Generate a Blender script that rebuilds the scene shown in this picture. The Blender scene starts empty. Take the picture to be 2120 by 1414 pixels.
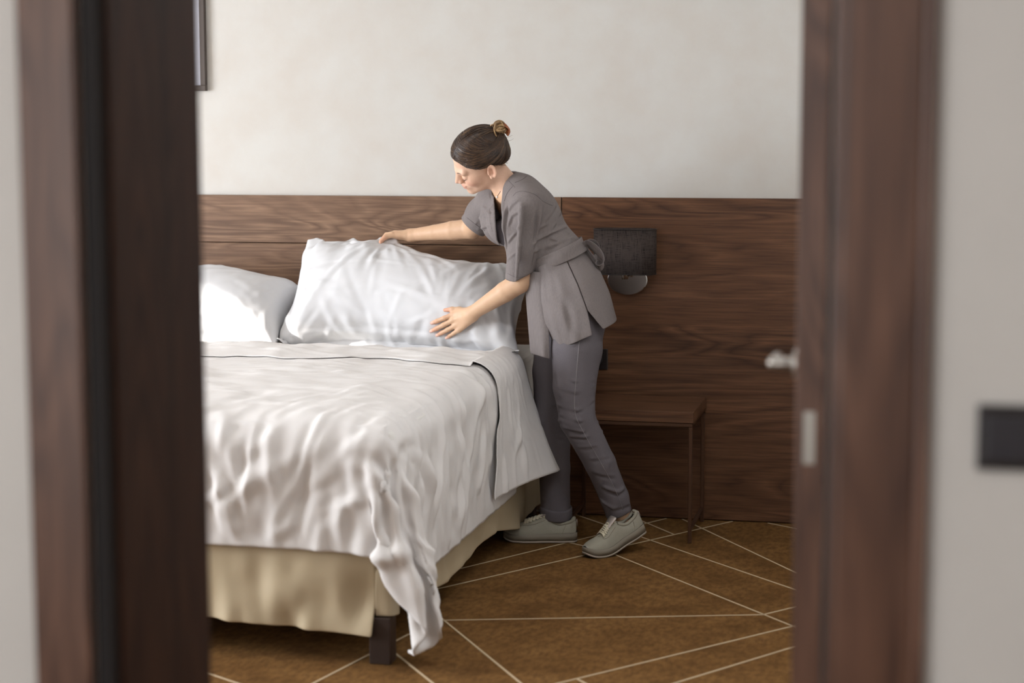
import bpy, bmesh, math, random
import numpy as np
from mathutils import Vector, Matrix

SC = bpy.context.scene
COL = SC.collection
PI = math.pi
rng = np.random.default_rng(7)

# ------------------------------------------------------------------ camera
F_PX, IMG_W, IMG_H = 3842.1, 2120, 1414
YAW, PITCH, ROLL = -0.2197, 0.1151, -0.0016
CAM = np.array([0.7356, -6.9892, 1.5])
_cy, _sy, _cp, _sp = math.cos(YAW), math.sin(YAW), math.cos(PITCH), math.sin(PITCH)
FWD = np.array([_sy*_cp, _cy*_cp, -_sp])
_r = np.array([_cy, -_sy, 0.0]); _u = np.cross(_r, FWD)
RGT = math.cos(ROLL)*_r + math.sin(ROLL)*_u
UPV = -math.sin(ROLL)*_r + math.cos(ROLL)*_u
def at(px, py, depth):
    """world point seen at a photo pixel, at a given distance along the view axis"""
    return CAM + (FWD + RGT*(px-IMG_W/2)/F_PX + UPV*(IMG_H/2-py)/F_PX)*depth

cam_data = bpy.data.cameras.new('camera')
cam = bpy.data.objects.new('camera', cam_data); COL.objects.link(cam)
cam_data.sensor_width = 36.0; cam_data.sensor_fit = 'HORIZONTAL'
cam_data.lens = 36.0*F_PX/IMG_W
cam_data.clip_start = 0.05
cam_data.dof.use_dof = True
cam_data.dof.focus_distance = 6.6
cam_data.dof.aperture_fstop = 2.2
_m = Matrix.Identity(4)
for _i in range(3):
    _m[_i][0] = RGT[_i]; _m[_i][1] = UPV[_i]; _m[_i][2] = -FWD[_i]; _m[_i][3] = CAM[_i]
cam.matrix_world = _m
SC.camera = cam

# ------------------------------------------------------------------ light
SC.view_settings.view_transform = 'Standard'
SC.view_settings.look = 'None'
SC.view_settings.gamma = 1.0
SC.view_settings.use_curve_mapping = False
SC.view_settings.exposure = 0.28
SC.cycles.use_denoising = True
SC.cycles.max_bounces = 6
SC.cycles.adaptive_threshold = 0.04
SC.cycles.diffuse_bounces = 4
SC.cycles.glossy_bounces = 2
SC.cycles.transmission_bounces = 2
SC.cycles.sample_clamp_indirect = 8.0

world = bpy.data.worlds.new('sky'); SC.world = world
world.use_nodes = True
_bg = world.node_tree.nodes['Background']
_bg.inputs[0].default_value = (0.62, 0.78, 1.0, 1); _bg.inputs[1].default_value = 1.0

def area_light(name, loc, direction, sx, sy, power, color, spread=180):
    d = bpy.data.lights.new(name, 'AREA'); d.shape = 'RECTANGLE'; d.size = sx; d.size_y = sy
    d.energy = power; d.color = color; d.spread = math.radians(spread)
    o = bpy.data.objects.new(name, d); COL.objects.link(o)
    o.location = loc
    o.rotation_euler = Vector(direction).to_track_quat('-Z', 'Y').to_euler()
    return o
# daylight of the wide window in the left wall, a ceiling lamp in the corridor, and two added fills
area_light('window_daylight', (-5.86, -2.85, 1.38), (1, 0.10, -0.05), 2.6, 1.9, 262, (0.93, 0.975, 1.04))
area_light('entry_fill_light', (0.20, -2.35, 2.58), (-0.1, 0, -1), 0.5, 0.5, 12, (0.95, 0.98, 1.03))  # added overhead fill for the bed's right side and foot
area_light('corridor_ceiling_light', (0.1, -6.4, 2.55), (0.0, 0.3, -1), 2.4, 0.6, 14, (0.98, 0.98, 1.0))
area_light('corridor_sheen_fill', (-1.30, -9.12, 1.45), (0.15, 1, -0.02), 1.3, 1.9, 68, (0.95, 0.98, 1.02))  # added lamp giving the left casing its sheen; the end wall has no window
sun_d = bpy.data.lights.new('sun', 'SUN'); sun_d.energy = 14.0; sun_d.angle = math.radians(0.6)
sun_d.color = (1.0, 0.95, 0.88)
sun = bpy.data.objects.new('sun', sun_d); COL.objects.link(sun)
SUN_DIR = Vector((0.82, 0.45, -0.29)).normalized()
sun.location = (-10, -5, 5)
sun.rotation_euler = SUN_DIR.to_track_quat('-Z', 'Y').to_euler()

# ------------------------------------------------------------------ helpers
def tag(o, label=None, cat=None, group=None, kind=None):
    if label: o['label'] = label
    if cat: o['category'] = cat
    if group: o['group'] = group
    if kind: o['kind'] = kind
    return o
def obj(name, mesh, mat=None, parent=None, smooth=False):
    o = bpy.data.objects.new(name, mesh); COL.objects.link(o)
    if mat is not None:
        for m in (mat if isinstance(mat, (list, tuple)) else [mat]): mesh.materials.append(m)
    if smooth: mesh.polygons.foreach_set('use_smooth', [True]*len(mesh.polygons))
    if parent is not None: o.parent = parent
    return o
def empty(name, loc=(0, 0, 0), rz=0.0):
    o = bpy.data.objects.new(name, None); COL.objects.link(o)
    o.location = loc; o.rotation_euler = (0, 0, rz); o.empty_display_size = 0.1
    return o
def mesh_from(name, V, Fc):
    m = bpy.data.meshes.new(name)
    m.from_pydata([tuple(map(float, v)) for v in V], [], [tuple(map(int, f)) for f in Fc]); m.update()
    return m
def quads_mesh(name, V, Q):
    """fast path: numpy vertices and quads"""
    V = np.ascontiguousarray(V, dtype=np.float32); Q = np.ascontiguousarray(Q, dtype=np.int32)
    m = bpy.data.meshes.new(name)
    m.vertices.add(len(V)); m.vertices.foreach_set('co', V.ravel())
    m.loops.add(Q.size); m.loops.foreach_set('vertex_index', Q.ravel())
    m.polygons.add(len(Q)); k = Q.shape[1]
    m.polygons.foreach_set('loop_start', np.arange(0, Q.size, k, dtype=np.int32))
    m.polygons.foreach_set('loop_total', np.full(len(Q), k, dtype=np.int32))
    m.update(calc_edges=True); m.validate()
    return m
def bm_mesh(name, bm, bevel=0.0, seg=2):
    if bevel > 0:
        bmesh.ops.bevel(bm, geom=list(bm.edges), offset=bevel, segments=seg, affect='EDGES', profile=0.6)
    bmesh.ops.recalc_face_normals(bm, faces=bm.faces)
    m = bpy.data.meshes.new(name); bm.to_mesh(m); bm.free(); return m
def box_bm(bm, lo, hi):
    r = bmesh.ops.create_cube(bm, size=1.0)
    for v in r['verts']:
        v.co = Vector([lo[i] + (v.co[i]+0.5)*(hi[i]-lo[i]) for i in range(3)])
    return r['verts']
def box(name, lo, hi, mat, parent=None, bevel=0.0, seg=2):
    bm = bmesh.new(); box_bm(bm, lo, hi)
    return obj(name, bm_mesh(name, bm, bevel, seg), mat, parent)
def prism(name, pts, z0, z1, mat, parent=None, bevel=0.0, axis='z', smooth=False):
    """outline extruded along an axis"""
    bm = bmesh.new()
    def mk(p, h):
        return {'z': (p[0], p[1], h), 'y': (p[0], h, p[1]), 'x': (h, p[0], p[1])}[axis]
    a = [bm.verts.new(mk(p, z0)) for p in pts]; b = [bm.verts.new(mk(p, z1)) for p in pts]
    n = len(pts)
    bm.faces.new(a); bm.faces.new(b[::-1])
    for i in range(n): bm.faces.new((a[i], a[(i+1) % n], b[(i+1) % n], b[i]))
    return obj(name, bm_mesh(name, bm, bevel), mat, parent, smooth)
def frame_of(t):
    t = t/np.linalg.norm(t)
    a = np.array([0, 0, 1.0]) if abs(t[2]) < 0.9 else np.array([1.0, 0, 0])
    n = np.cross(t, a); n /= np.linalg.norm(n); b = np.cross(t, n)
    return n, b
def tube_data(path, radii, seg=8, flat=1.0, closed=False, up=None):
    """rings along a path; returns verts, quads"""
    P = np.asarray(path, float); n = len(P)
    R = np.full(n, radii, float) if np.isscalar(radii) else np.asarray(radii, float)
    T = np.gradient(P, axis=0)
    if closed: T = np.roll(P, -1, 0) - np.roll(P, 1, 0)
    T /= np.linalg.norm(T, axis=1)[:, None] + 1e-12
    nrm = None; V = []; ang = np.arange(seg)*2*PI/seg
    for i in range(n):
        if up is not None:
            nn = np.cross(T[i], up); nn /= np.linalg.norm(nn)+1e-12
        elif nrm is None: nn, _ = frame_of(T[i])
        else:
            nn = nrm - T[i]*np.dot(nrm, T[i]); nn /= np.linalg.norm(nn)+1e-12
        nrm = nn; bb = np.cross(T[i], nn)
        V.append(P[i] + R[i]*(np.cos(ang)[:, None]*nn + flat*np.sin(ang)[:, None]*bb))
    V = np.concatenate(V); Q = []
    m = n if closed else n-1
    for i in range(m):
        j = (i+1) % n
        for k in range(seg):
            l = (k+1) % seg
            Q.append((i*seg+k, i*seg+l, j*seg+l, j*seg+k))
    Fc = list(Q)
    if not closed:
        Fc.append(tuple(range(seg-1, -1, -1))); Fc.append(tuple((n-1)*seg+k for k in range(seg)))
    return V, Fc
class MB:
    """collects pieces into ONE mesh"""
    def __init__(s): s.V = []; s.F = []; s.n = 0
    def add(s, V, Fc):
        s.V.append(np.asarray(V, float)); s.F += [tuple(i+s.n for i in f) for f in Fc]; s.n += len(V); return s
    def tube(s, path, r, seg=8, **k): return s.add(*tube_data(path, r, seg, **k))
    def build(s, name, mat, parent=None, smooth=True):
        return obj(name, mesh_from(name, np.concatenate(s.V), s.F), mat, parent, smooth)
def smooth_path(pts, n=24):
    """Catmull-Rom through the points"""
    P = np.asarray(pts, float); m = len(P)
    E = np.vstack([2*P[0]-P[1], P, 2*P[-1]-P[-2]])
    out = []
    for t in np.linspace(0, m-1-1e-9, n):
        i = int(t); u = t-i; p0, p1, p2, p3 = E[i], E[i+1], E[i+2], E[i+3]
        out.append(0.5*((2*p1)+(-p0+p2)*u+(2*p0-5*p1+4*p2-p3)*u*u+(-p0+3*p1-3*p2+p3)*u**3))
    return np.array(out)
def solidify(o, th, offset=-1.0):
    m = o.modifiers.new('thickness', 'SOLIDIFY'); m.thickness = th; m.offset = offset; return o
def subsurf(o, lv=1):
    m = o.modifiers.new('subsurf', 'SUBSURF'); m.levels = lv; m.render_levels = lv; return o

# ------------------------------------------------------------------ materials
def lin(r, g, b):
    return tuple(((c/255)/12.92 if c/255 <= 0.04045 else ((c/255+0.055)/1.055)**2.4) for c in (r, g, b)) + (1,)
class NT:
    def __init__(s, name):
        s.m = bpy.data.materials.new(name); s.m.use_nodes = True
        s.t = s.m.node_tree; s.p = s.t.nodes['Principled BSDF']
    def n(s, typ, **kw):
        nd = s.t.nodes.new(typ)
        for k, v in kw.items():
            if k.startswith('i_'): nd.inputs[k[2:].replace('_', ' ')].default_value = v
            else: setattr(nd, k, v)
        return nd
    def l(s, a, b): s.t.links.new(a, b)
    def ramp(s, fac, stops):
        r = s.n('ShaderNodeValToRGB'); e = r.color_ramp.elements
        e[0].position, e[0].color = stops[0]; e[1].position, e[1].color = stops[-1]
        for p, c in stops[1:-1]:
            x = e.new(p); x.color = c
        s.l(fac, r.inputs[0]); return r.outputs[0]
    def coords(s, scale=(1, 1, 1), rot=(0, 0, 0), out='Object'):
        tc = s.n('ShaderNodeTexCoord'); mp = s.n('ShaderNodeMapping')
        mp.inputs['Scale'].default_value = scale; mp.inputs['Rotation'].default_value = rot
        s.l(tc.outputs[out], mp.inputs[0]); return mp.outputs[0]
    def noise(s, vec, scale, detail=4, rough=0.55, dist=0.0):
        nd = s.n('ShaderNodeTexNoise'); nd.inputs['Scale'].default_value = scale
        nd.inputs['Detail'].default_value = detail; nd.inputs['Roughness'].default_value = rough
        nd.inputs['Distortion'].default_value = dist
        s.l(vec, nd.inputs['Vector']); return nd.outputs[0]
    def mix(s, fac, a, b, mode='MIX'):
        nd = s.n('ShaderNodeMix', data_type='RGBA', blend_type=mode)
        for sock, v in ((nd.inputs[0], fac), (nd.inputs[6], a), (nd.inputs[7], b)):
            if hasattr(v, 'is_linked'): s.l(v, sock)
            else: sock.default_value = v
        return nd.outputs[2]
    def bump(s, h, strength=0.2, dist=0.002):
        nd = s.n('ShaderNodeBump'); nd.inputs['Strength'].default_value = strength
        nd.inputs['Distance'].default_value = dist; s.l(h, nd.inputs['Height']); s.l(nd.outputs[0], s.p.inputs['Normal'])
        return nd
    def col(s, v):
        if hasattr(v, 'is_linked'): s.l(v, s.p.inputs['Base Color'])
        else: s.p.inputs['Base Color'].default_value = v
        return s
    def set(s, rough=0.5, metal=0.0, spec=0.5, sheen=0.0):
        s.p.inputs['Roughness'].default_value = rough; s.p.inputs['Metallic'].default_value = metal
        s.p.inputs['Specular IOR Level'].default_value = spec
        s.p.inputs['Sheen Weight'].default_value = 0.0
        return s
def plain(name, c, rough=0.5, metal=0.0, spec=0.5):
    k = NT(name); k.col(c).set(rough, metal, spec); return k.m
def wood(name, dark, mid, light, axis='x', rough=0.42, spec=0.35, fig=1.0):
    """walnut veneer, grain along an axis"""
    k = NT(name)
    s = {'x': (0.16, 1, 1), 'y': (1, 0.16, 1), 'z': (1, 1, 0.16)}[axis]
    v = k.coords(s)
    s2 = {'x': (0.030, 1, 1), 'y': (1, 0.030, 1), 'z': (1, 1, 0.030)}[axis]
    vf = k.coords(s2)
    big = k.noise(v, 4.2*fig, 2, 0.45, 0.9)
    # cathedral figure: growth-ring contours of a slow noise
    mul = k.n('ShaderNodeMath', operation='MULTIPLY'); k.l(big, mul.inputs[0]); mul.inputs[1].default_value = 17.0
    wob = k.n('ShaderNodeMath', operation='ADD'); k.l(mul.outputs[0], wob.inputs[0]); k.l(k.noise(vf, 40, 3, 0.6), wob.inputs[1])
    fr = k.n('ShaderNodeMath', operation='FRACT'); k.l(wob.outputs[0], fr.inputs[0])
    fine = k.noise(vf, 150, 5, 0.65)
    band = k.noise(vf, 11, 3, 0.55)
    c1 = k.ramp(fr.outputs[0], [(0.0, tuple(0.55*a_+0.45*b_ for a_, b_ in zip(dark, mid))), (0.14, mid), (0.55, light), (0.86, mid), (1.0, tuple(0.55*a_+0.45*b_ for a_, b_ in zip(dark, mid)))])
    c2 = k.mix(k.ramp(band, [(0.40, (0.0, 0.0, 0.0, 1)), (0.62, (0.85, 0.85, 0.85, 1))]), c1, mid)
    c3 = k.mix(k.ramp(band, [(0.28, (0.75, 0.75, 0.75, 1)), (0.44, (0, 0, 0, 1))]), c2, dark)
    c4 = k.mix(k.ramp(fine, [(0.38, (0.55, 0.55, 0.55, 1)), (0.56, (0, 0, 0, 1))]), c3, dark)
    k.col(c4).set(rough, 0, spec); k.bump(fine, 0.10, 0.001)
    return k.m
M = {}
M['walnut'] = wood('walnut', lin(84, 62, 48), lin(124, 96, 76), lin(152, 121, 97))
M['walnut_dark'] = wood('walnut_dark', lin(56, 36, 27), lin(92, 62, 45), lin(118, 84, 62))
M['frame_wood'] = wood('frame_wood', lin(58, 36, 27), lin(92, 62, 46), lin(116, 82, 64), 'z', 0.38, 0.5)
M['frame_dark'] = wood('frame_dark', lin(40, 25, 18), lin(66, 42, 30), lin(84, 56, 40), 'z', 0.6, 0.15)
M['seal'] = plain('seal', lin(26, 20, 18), 0.8)
def plaster(name, c, var, sc=6.0):
    k = NT(name); v = k.coords()
    a = k.noise(v, sc, 6, 0.6); b = k.noise(v, 60, 4, 0.6)
    k.col(k.mix(k.ramp(a, [(0.35, (0, 0, 0, 1)), (0.68, (1, 1, 1, 1))]), c, var)).set(0.85, 0, 0.2)
    k.bump(b, 0.10, 0.004); return k.m
M['wallpaper'] = plaster('wallpaper', lin(206, 204, 199), lin(202, 197, 190))
M['paint'] = plaster('paint', lin(208, 203, 197), lin(203, 198, 192), 3.0)
M['ceiling'] = plaster('ceiling_paint', lin(235, 232, 226), lin(230, 227, 221), 3.0)
def carpet():
    k = NT('carpet'); v = k.coords()
    a = k.noise(v, 5.5, 5, 0.62); b = k.noise(k.coords((1, 0.45, 1)), 55, 4, 0.6); c = k.noise(v, 700, 2, 0.5)
    base = k.ramp(a, [(0.3, lin(108, 78, 45)), (0.5, lin(138, 102, 60)), (0.7, lin(153, 115, 70))])
    c2 = k.mix(k.ramp(b, [(0.35, (0.55, 0.55, 0.55, 1)), (0.6, (0, 0, 0, 1))]), base, lin(88, 60, 36))
    c3 = k.mix(k.ramp(c, [(0.3, (0.5, 0.5, 0.5, 1)), (0.65, (0, 0, 0, 1))]), c2, lin(62, 42, 24))
    k.col(c3).set(0.95, 0, 0.05, 0.04); k.bump(c, 0.6, 0.004); return k.m
M['carpet'] = carpet()
M['carpet_line'] = plain('carpet_line', lin(196, 176, 146), 0.95, 0, 0.1)
def cloth(name, c, rough=0.8, sheen=0.15, weave=900, crease=0.25, spec=0.25, tr=0.0):
    k = NT(name); v = k.coords()
    a = k.noise(v, 26, 4, 0.6, 0.8); w = k.noise(v, weave, 2, 0.5)
    ad = k.n('ShaderNodeMath', operation='MULTIPLY_ADD'); k.l(a, ad.inputs[0]); ad.inputs[1].default_value = 1.0; k.l(w, ad.inputs[2])
    k.col(c).set(rough, 0, spec, sheen); k.bump(ad.outputs[0], crease, 0.006); return k.m
M['linen'] = cloth('white_linen', lin(230, 227, 225), 0.75, 0.1, 900, 0.16)
M['linen_pillow'] = cloth('pillow_cotton', lin(213, 213, 215), 0.72, 0.1, 900, 0.12)
M['skirt'] = cloth('skirt_fabric', lin(196, 180, 150), 0.6, 0.2, 700, 0.1, 0.3)
M['mattress'] = cloth('mattress_cotton', lin(232, 230, 226), 0.8)
M['black_wood'] = plain('dark_leg', lin(52, 38, 32), 0.5)
M['frame_black'] = plain('picture_frame', lin(74, 64, 58), 0.35)
M['print'] = plain('picture_mat', lin(196, 196, 206), 0.25)
M['chrome'] = plain('chrome', (0.72, 0.70, 0.68, 1), 0.14, 1.0)
M['steel'] = plain('brushed_steel', (0.40, 0.37, 0.33, 1), 0.42, 1.0)
M['black_plastic'] = plain('black_plastic', lin(34, 28, 27), 0.35)
M['switch_grey'] = plain('switch_grey', lin(52, 50, 54), 0.3)
M['bronze'] = plain('bronze_metal', lin(84, 58, 42), 0.45, 0.4)
def shade_mat():
    k = NT('lamp_shade_fabric'); a = k.noise(k.coords((1, 1, 0.06)), 520, 2, 0.5); b = k.noise(k.coords((0.06, 0.06, 1)), 520, 2, 0.5)
    m = k.n('ShaderNodeMath', operation='ADD'); k.l(a, m.inputs[0]); k.l(b, m.inputs[1])
    k.col(k.ramp(m.outputs[0], [(0.75, lin(28, 24, 24)), (1.25, lin(70, 61, 57))])).set(0.85, 0, 0.2)
    k.bump(m.outputs[0], 0.3, 0.002); return k.m
M['shade'] = shade_mat()
# ------------------------------------------------------------------ the setting
XL, XR, YB, YF, ZC = -6.05, 0.66, 0.0, -4.32, 2.62       # room; corridor lies beyond Y = -4.661
YD = -4.661
def struct(name, o): return tag(o, kind='structure')
floor = struct('floor', box('floor', (-6.3, -9.2, -0.10), (2.3, 0.12, 0.0), M['carpet']))
tag(floor, 'brown carpet with thin pale crossing lines')
struct('ceiling', box('ceiling', (-6.3, -9.2, ZC), (2.3, 0.12, ZC+0.1), M['ceiling']))
struct('wall_back', box('wall_back', (-6.3, 0.022, 0.0), (0.8, 0.12, ZC), M['wallpaper']))
struct('wall_right', box('wall_right', (XR, YF, 0.0), (XR+0.12, 0.022, ZC), M['wallpaper']))
def wall_with_hole(name, axis, c0, c1, a0, a1, holes, mat):
    """wall slab with rectangular openings: axis 'x' means the slab spans c0..c1 in x and runs along y"""
    bm = bmesh.new(); h0, h1, z0, z1 = holes
    def put(s0, s1, za, zb):
        if s1-s0 < 1e-4 or zb-za < 1e-4: return
        box_bm(bm, (c0, s0, za) if axis == 'x' else (s0, c0, za), (c1, s1, zb) if axis == 'x' else (s1, c1, zb))
    put(a0, h0, 0, ZC); put(h1, a1, 0, ZC); put(h0, h1, 0, z0); put(h0, h1, z1, ZC)
    return struct(name, obj(name, bm_mesh(name, bm), mat))
WY0, WY1, WZ0, WZ1 = -4.22, -1.45, 0.35, 2.45
wall_with_hole('wall_left', 'x', XL-0.16, XL, -4.4, 0.022, (WY0, WY1, WZ0, WZ1), M['wallpaper'])
DX0, DX1, DZ = -0.3775, 0.640, 2.16
wall_with_hole('wall_front', 'y', YD, YF, XL-0.16, 2.3, (DX0, DX1, 0.0, DZ), M['paint'])
struct('wall_corridor_left', box('wall_corridor_left', (-2.3, -9.2, 0), (-2.18, YD, ZC), M['paint']))
struct('wall_corridor_right', box('wall_corridor_right', (2.18, -9.2, 0), (2.3, YD, ZC), M['paint']))
struct('wall_corridor_end', box('wall_corridor_end', (-2.3, -9.3, 0), (2.3, -9.2, ZC), M['paint']))

# carpet lines: pale yarn lines woven into the floor (each a thin inlay on the carpet)
CL = [((-0.70, -1.63), (0.27, -1.352)), ((-0.80, -1.256), (0.038, -0.002)), ((-0.36, -0.587), (0.52, -1.646)), ((-0.575, -0.002), (0.62, -1.317)),
      ((-0.154, -0.003), (0.62, -1.243)), ((-0.40, -2.42), (0.60, -1.18)), ((-0.34, -2.76), (0.62, -1.352)), ((-0.80, -1.43), (0.10, -2.853)), ((-0.95, -1.676), (-0.10, -2.889)),
      ((-1.02, -3.031), (-0.74, -1.797)), ((-1.70, -1.97), (-0.40, -2.784)), ((-0.85, -1.061), (-0.216, -0.002)),
      ((0.173, -0.004), (0.62, -0.315)), ((0.27, -1.352), (0.62, -0.906)), ((-0.35, -0.003), (-0.148, -0.280)),
      ((-0.62, -0.42), (-0.36, -0.587)), ((-0.167, -2.135), (0.10, -2.454)), ((-2.6, -2.2), (-1.0, -3.2)), ((-2.2, -3.6), (-0.4, -2.784)), ((-3.2, -2.6), (-1.7, -1.97))]
for a, b in CL:
    a = np.array(a); b = np.array(b); d = (b-a)/np.linalg.norm(b-a); n = np.array([-d[1], d[0]])*0.0034
    prism('carpet_line', [a+n, b+n, b-n, a-n], -0.002, 0.0012, M['carpet_line'], floor)

# ---- walnut headboard panelling: two boards left of the joint, one tall board right of it
HB = empty('headboard_panelling', (-1.0, 0.0, 0.0))
tag(HB, 'walnut veneer wall panelling with horizontal grain behind the bed', 'wall panel')
def hb(lo, hi, mat): 
    o = box('panel', [lo[0]+1.0, lo[1], lo[2]], [hi[0]+1.0, hi[1], hi[2]], mat, HB, 0.0012, 1)
    return o
M['walnut_b'] = wood('walnut_b', lin(80, 58, 44), lin(118, 90, 70), lin(146, 115, 91), fig=0.8)
M['walnut_c'] = wood('walnut_c', lin(58, 37, 26), lin(100, 68, 47), lin(124, 88, 63), fig=0.9)
GAP = 0.0028
hb((-3.4, 0.0, 1.044+GAP/2), (-0.629-GAP, 0.020, 1.2325), M['walnut'])
hb((-3.4, 0.0, 0.60), (-0.629-GAP, 0.020, 1.044-GAP/2), M['walnut_b'])
hb((-3.4, 0.0, 0.012), (-0.629-GAP, 0.020, 0.60-GAP), M['walnut'])
hb((-0.629+GAP*0.4, 0.0, 0.004), (XR-0.004, 0.020, 1.2325), M['walnut_c'])
box('backing', (-2.4, 0.0205, 0.012), (XR+1.0-0.004, 0.0217, 1.231), M['seal'], HB)

# ---- door lining, casings and the open leaf
def casing(name, xs, ys, z1, mats):
    pass
T = empty('trim_1', ((DX0+DX1)/2, YD, 0)); tag(T, 'dark walnut door frame around the opening', kind='structure')
ox = (DX0+DX1)/2
def tb(name, lo, hi, mat, bev=0.002):
    return box(name, (lo[0]-ox, lo[1]-YD, lo[2]), (hi[0]-ox, hi[1]-YD, hi[2]), mat, T, bev, 2)
tb('casing_board', (-0.4585, YD-0.022, 0), (-0.377, YD-0.0005, DZ+0.10), M['frame_wood'], 0.003)
tb('casing_board', (0.634, YD-0.022, 0), (0.728, YD-0.0005, DZ+0.10), M['frame_wood'], 0.003)
tb('casing_board', (-0.3765, YD-0.022, DZ), (0.6335, YD-0.0005, DZ+0.10), M['frame_wood'], 0.003)
tb('casing_bead', (0.7285, YD-0.026, 0), (0.744, YD-0.0005, DZ+0.10), M['frame_wood'], 0.005)
tb('gasket', (-0.3770, YD+0.001, 0), (-0.3560, YD+0.030, DZ-0.02), M['seal'], 0.001)
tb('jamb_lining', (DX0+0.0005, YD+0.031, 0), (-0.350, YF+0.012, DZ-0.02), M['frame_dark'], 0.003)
tb('jamb_lining', (0.622, YD+0.012, 0), (DX1-0.0005, YF+0.012, DZ-0.02), M['frame_wood'], 0.003)
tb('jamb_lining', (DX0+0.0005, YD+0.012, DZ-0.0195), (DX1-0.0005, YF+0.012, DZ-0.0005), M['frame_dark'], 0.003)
D = empty('door_1', (0.585, -3.20, 0)); tag(D, 'walnut door leaf standing open, its latch edge towards the doorway', kind='structure')
box('leaf', (-0.046, -0.84, 0.010), (0.0, 0.0, 2.06), M['frame_wood'], D, 0.003)
lp = box('latch_plate', (-0.033, -0.8418, 0.965), (-0.014, -0.8395, 1.05), M['steel'], D, 0.0008)
# lever handle on the leaf's left face
hm = MB()
hm.tube([(-0.047, -0.775, 1.118), (-0.052, -0.775, 1.118), (-0.054, -0.775, 1.118)], [0.024, 0.024, 0.021], 20)
hm.tube(smooth_path([(-0.05, -0.775, 1.118), (-0.078, -0.776, 1.118), (-0.088, -0.765, 1.117), (-0.09, -0.70, 1.113), (-0.089, -0.655, 1.112)], 20), 0.0095, 12)
hm.build('lever_handle', M['steel'], D)
# wall switch plate of the corridor wall
S = empty('wall_switch', (0.885, YD-0.0005, 1.121)); tag(S, 'black rectangular switch plate on the pale corridor wall', 'switch')
box('plate', (-0.083, -0.010, -0.0405), (0.083, 0, 0.0405), M['black_plastic'], S, 0.003)
for i, x in enumerate((-0.040, 0.040)):
    r = box('rocker', (x-0.033, -0.014, -0.028), (x+0.033, -0.0095, 0.028), M['switch_grey'], S, 0.002)

# ---- window in the left wall (out of view) with added curtains that block the sun except at a gap
Wn = empty('window_1', (XL-0.08, (WY0+WY1)/2, WZ0)); tag(Wn, 'wide window in the left wall', kind='structure')
wy, wz = (WY1-WY0)/2, WZ1-WZ0
for lo, hi in (((-0.03, -wy, 0), (0.03, wy, 0.05)), ((-0.03, -wy, wz-0.05), (0.03, wy, wz)), ((-0.03, -wy, 0.05), (0.03, -wy+0.05, wz-0.05)),
               ((-0.03, wy-0.05, 0.05), (0.03, wy, wz-0.05)), ((-0.03, 0.55, 0.05), (0.03, 0.61, wz-0.05))):
    box('window_frame', lo, hi, M['frame_black'], Wn, 0.003)
def glass():
    k = NT('window_glass'); t = k.t; tr = k.n('ShaderNodeBsdfTransparent'); gl = k.n('ShaderNodeBsdfGlossy'); gl.inputs['Roughness'].default_value = 0.02
    mx = k.n('ShaderNodeMixShader'); mx.inputs[0].default_value = 0.06
    k.l(tr.outputs[0], mx.inputs[1]); k.l(gl.outputs[0], mx.inputs[2]); k.l(mx.outputs[0], t.nodes['Material Output'].inputs[0]); return k.m
M['glass'] = glass()
for y0, y1 in ((-wy+0.05, 0.55), (0.61, wy-0.05)):
    box('pane', (-0.004, y0, 0.05), (0.004, y1, wz-0.05), M['glass'], Wn)
M['sun_mask_curtain'] = cloth('sun_mask_fabric', lin(190, 182, 168), 0.9)
def sun_mask_curtain(y0, y1, label):  # unseen hangings added to trim the sun patch on the left pillow
    n = int((y1-y0)/0.012); ys = np.linspace(y0, y1, n); V = []; Fc = []
    for z in (0.03, 2.5):
        for y in ys: V.append((XL+0.055+0.022*math.sin(y*62)+0.008*math.sin(y*23+1), y, z))
    for i in range(n-1): Fc.append((i, i+1, n+i+1, n+i))
    o = obj('sun_mask_curtain', mesh_from('sun_mask_curtain', V, Fc), M['sun_mask_curtain'], None, True); solidify(o, 0.003)
    tag(o, label, 'sun_mask_curtain', 'added sun-blocking curtains of the left window'); return o
sun_mask_curtain(-4.30, -3.03, 'pale hanging cloth added to block sun at the window half nearest the entry')
sun_mask_curtain(-2.44, -1.30, 'pale hanging cloth added to block sun at the window half nearest the headboard')

# ---- picture frame, only its right edge in view
P = empty('framed_picture', (-2.47, 0.0215, 1.644)); tag(P, 'dark framed picture hanging above the left pillow', 'picture')
for lo, hi in (((-0.40, -0.022, 0), (0.40, 0, 0.022)), ((-0.40, -0.022, 0.78), (0.40, 0, 0.802)), ((-0.40, -0.022, 0.022), (-0.378, 0, 0.78)), ((0.378, -0.022, 0.022), (0.40, 0, 0.78))):
    box('frame_rail', lo, hi, M['frame_black'], P, 0.0015, 1)
box('print', (-0.3775, -0.010, 0.0225), (0.3775, -0.004, 0.7795), M['print'], P)

# ---- nightstand: slab top on two bronze flat-bar loops
NX0, NX1, NY0, NY1, NZ = -0.545, -0.065, -0.417, -0.022, 0.480
N = empty('nightstand', ((NX0+NX1)/2, (NY0+NY1)/2, 0)); tag(N, 'low walnut nightstand with open bronze bar legs against the panelling', 'nightstand')
nx, ny = (NX1-NX0)/2, (NY1-NY0)/2
box('table_top', (-nx, -ny, NZ-0.040), (nx, ny, NZ), M['walnut_c'], N, 0.0015, 1)
b = 0.013
for sy in (-1, 1):
    y0 = sy*(ny-0.002) if sy < 0 else ny-b-0.002; y0 = -ny+0.002 if sy < 0 else y0
    box('rail', (-nx+0.004, y0, NZ-0.0545), (nx-0.004, y0+b, NZ-0.0408), M['bronze'], N, 0.002, 1)
    for sx in (-1, 1):
        x0 = -nx+0.004 if sx < 0 else nx-0.004-b
        box('leg', (x0, y0, 0), (x0+b, y0+b, NZ-0.0548), M['bronze'], N, 0.0015, 1)
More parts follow.
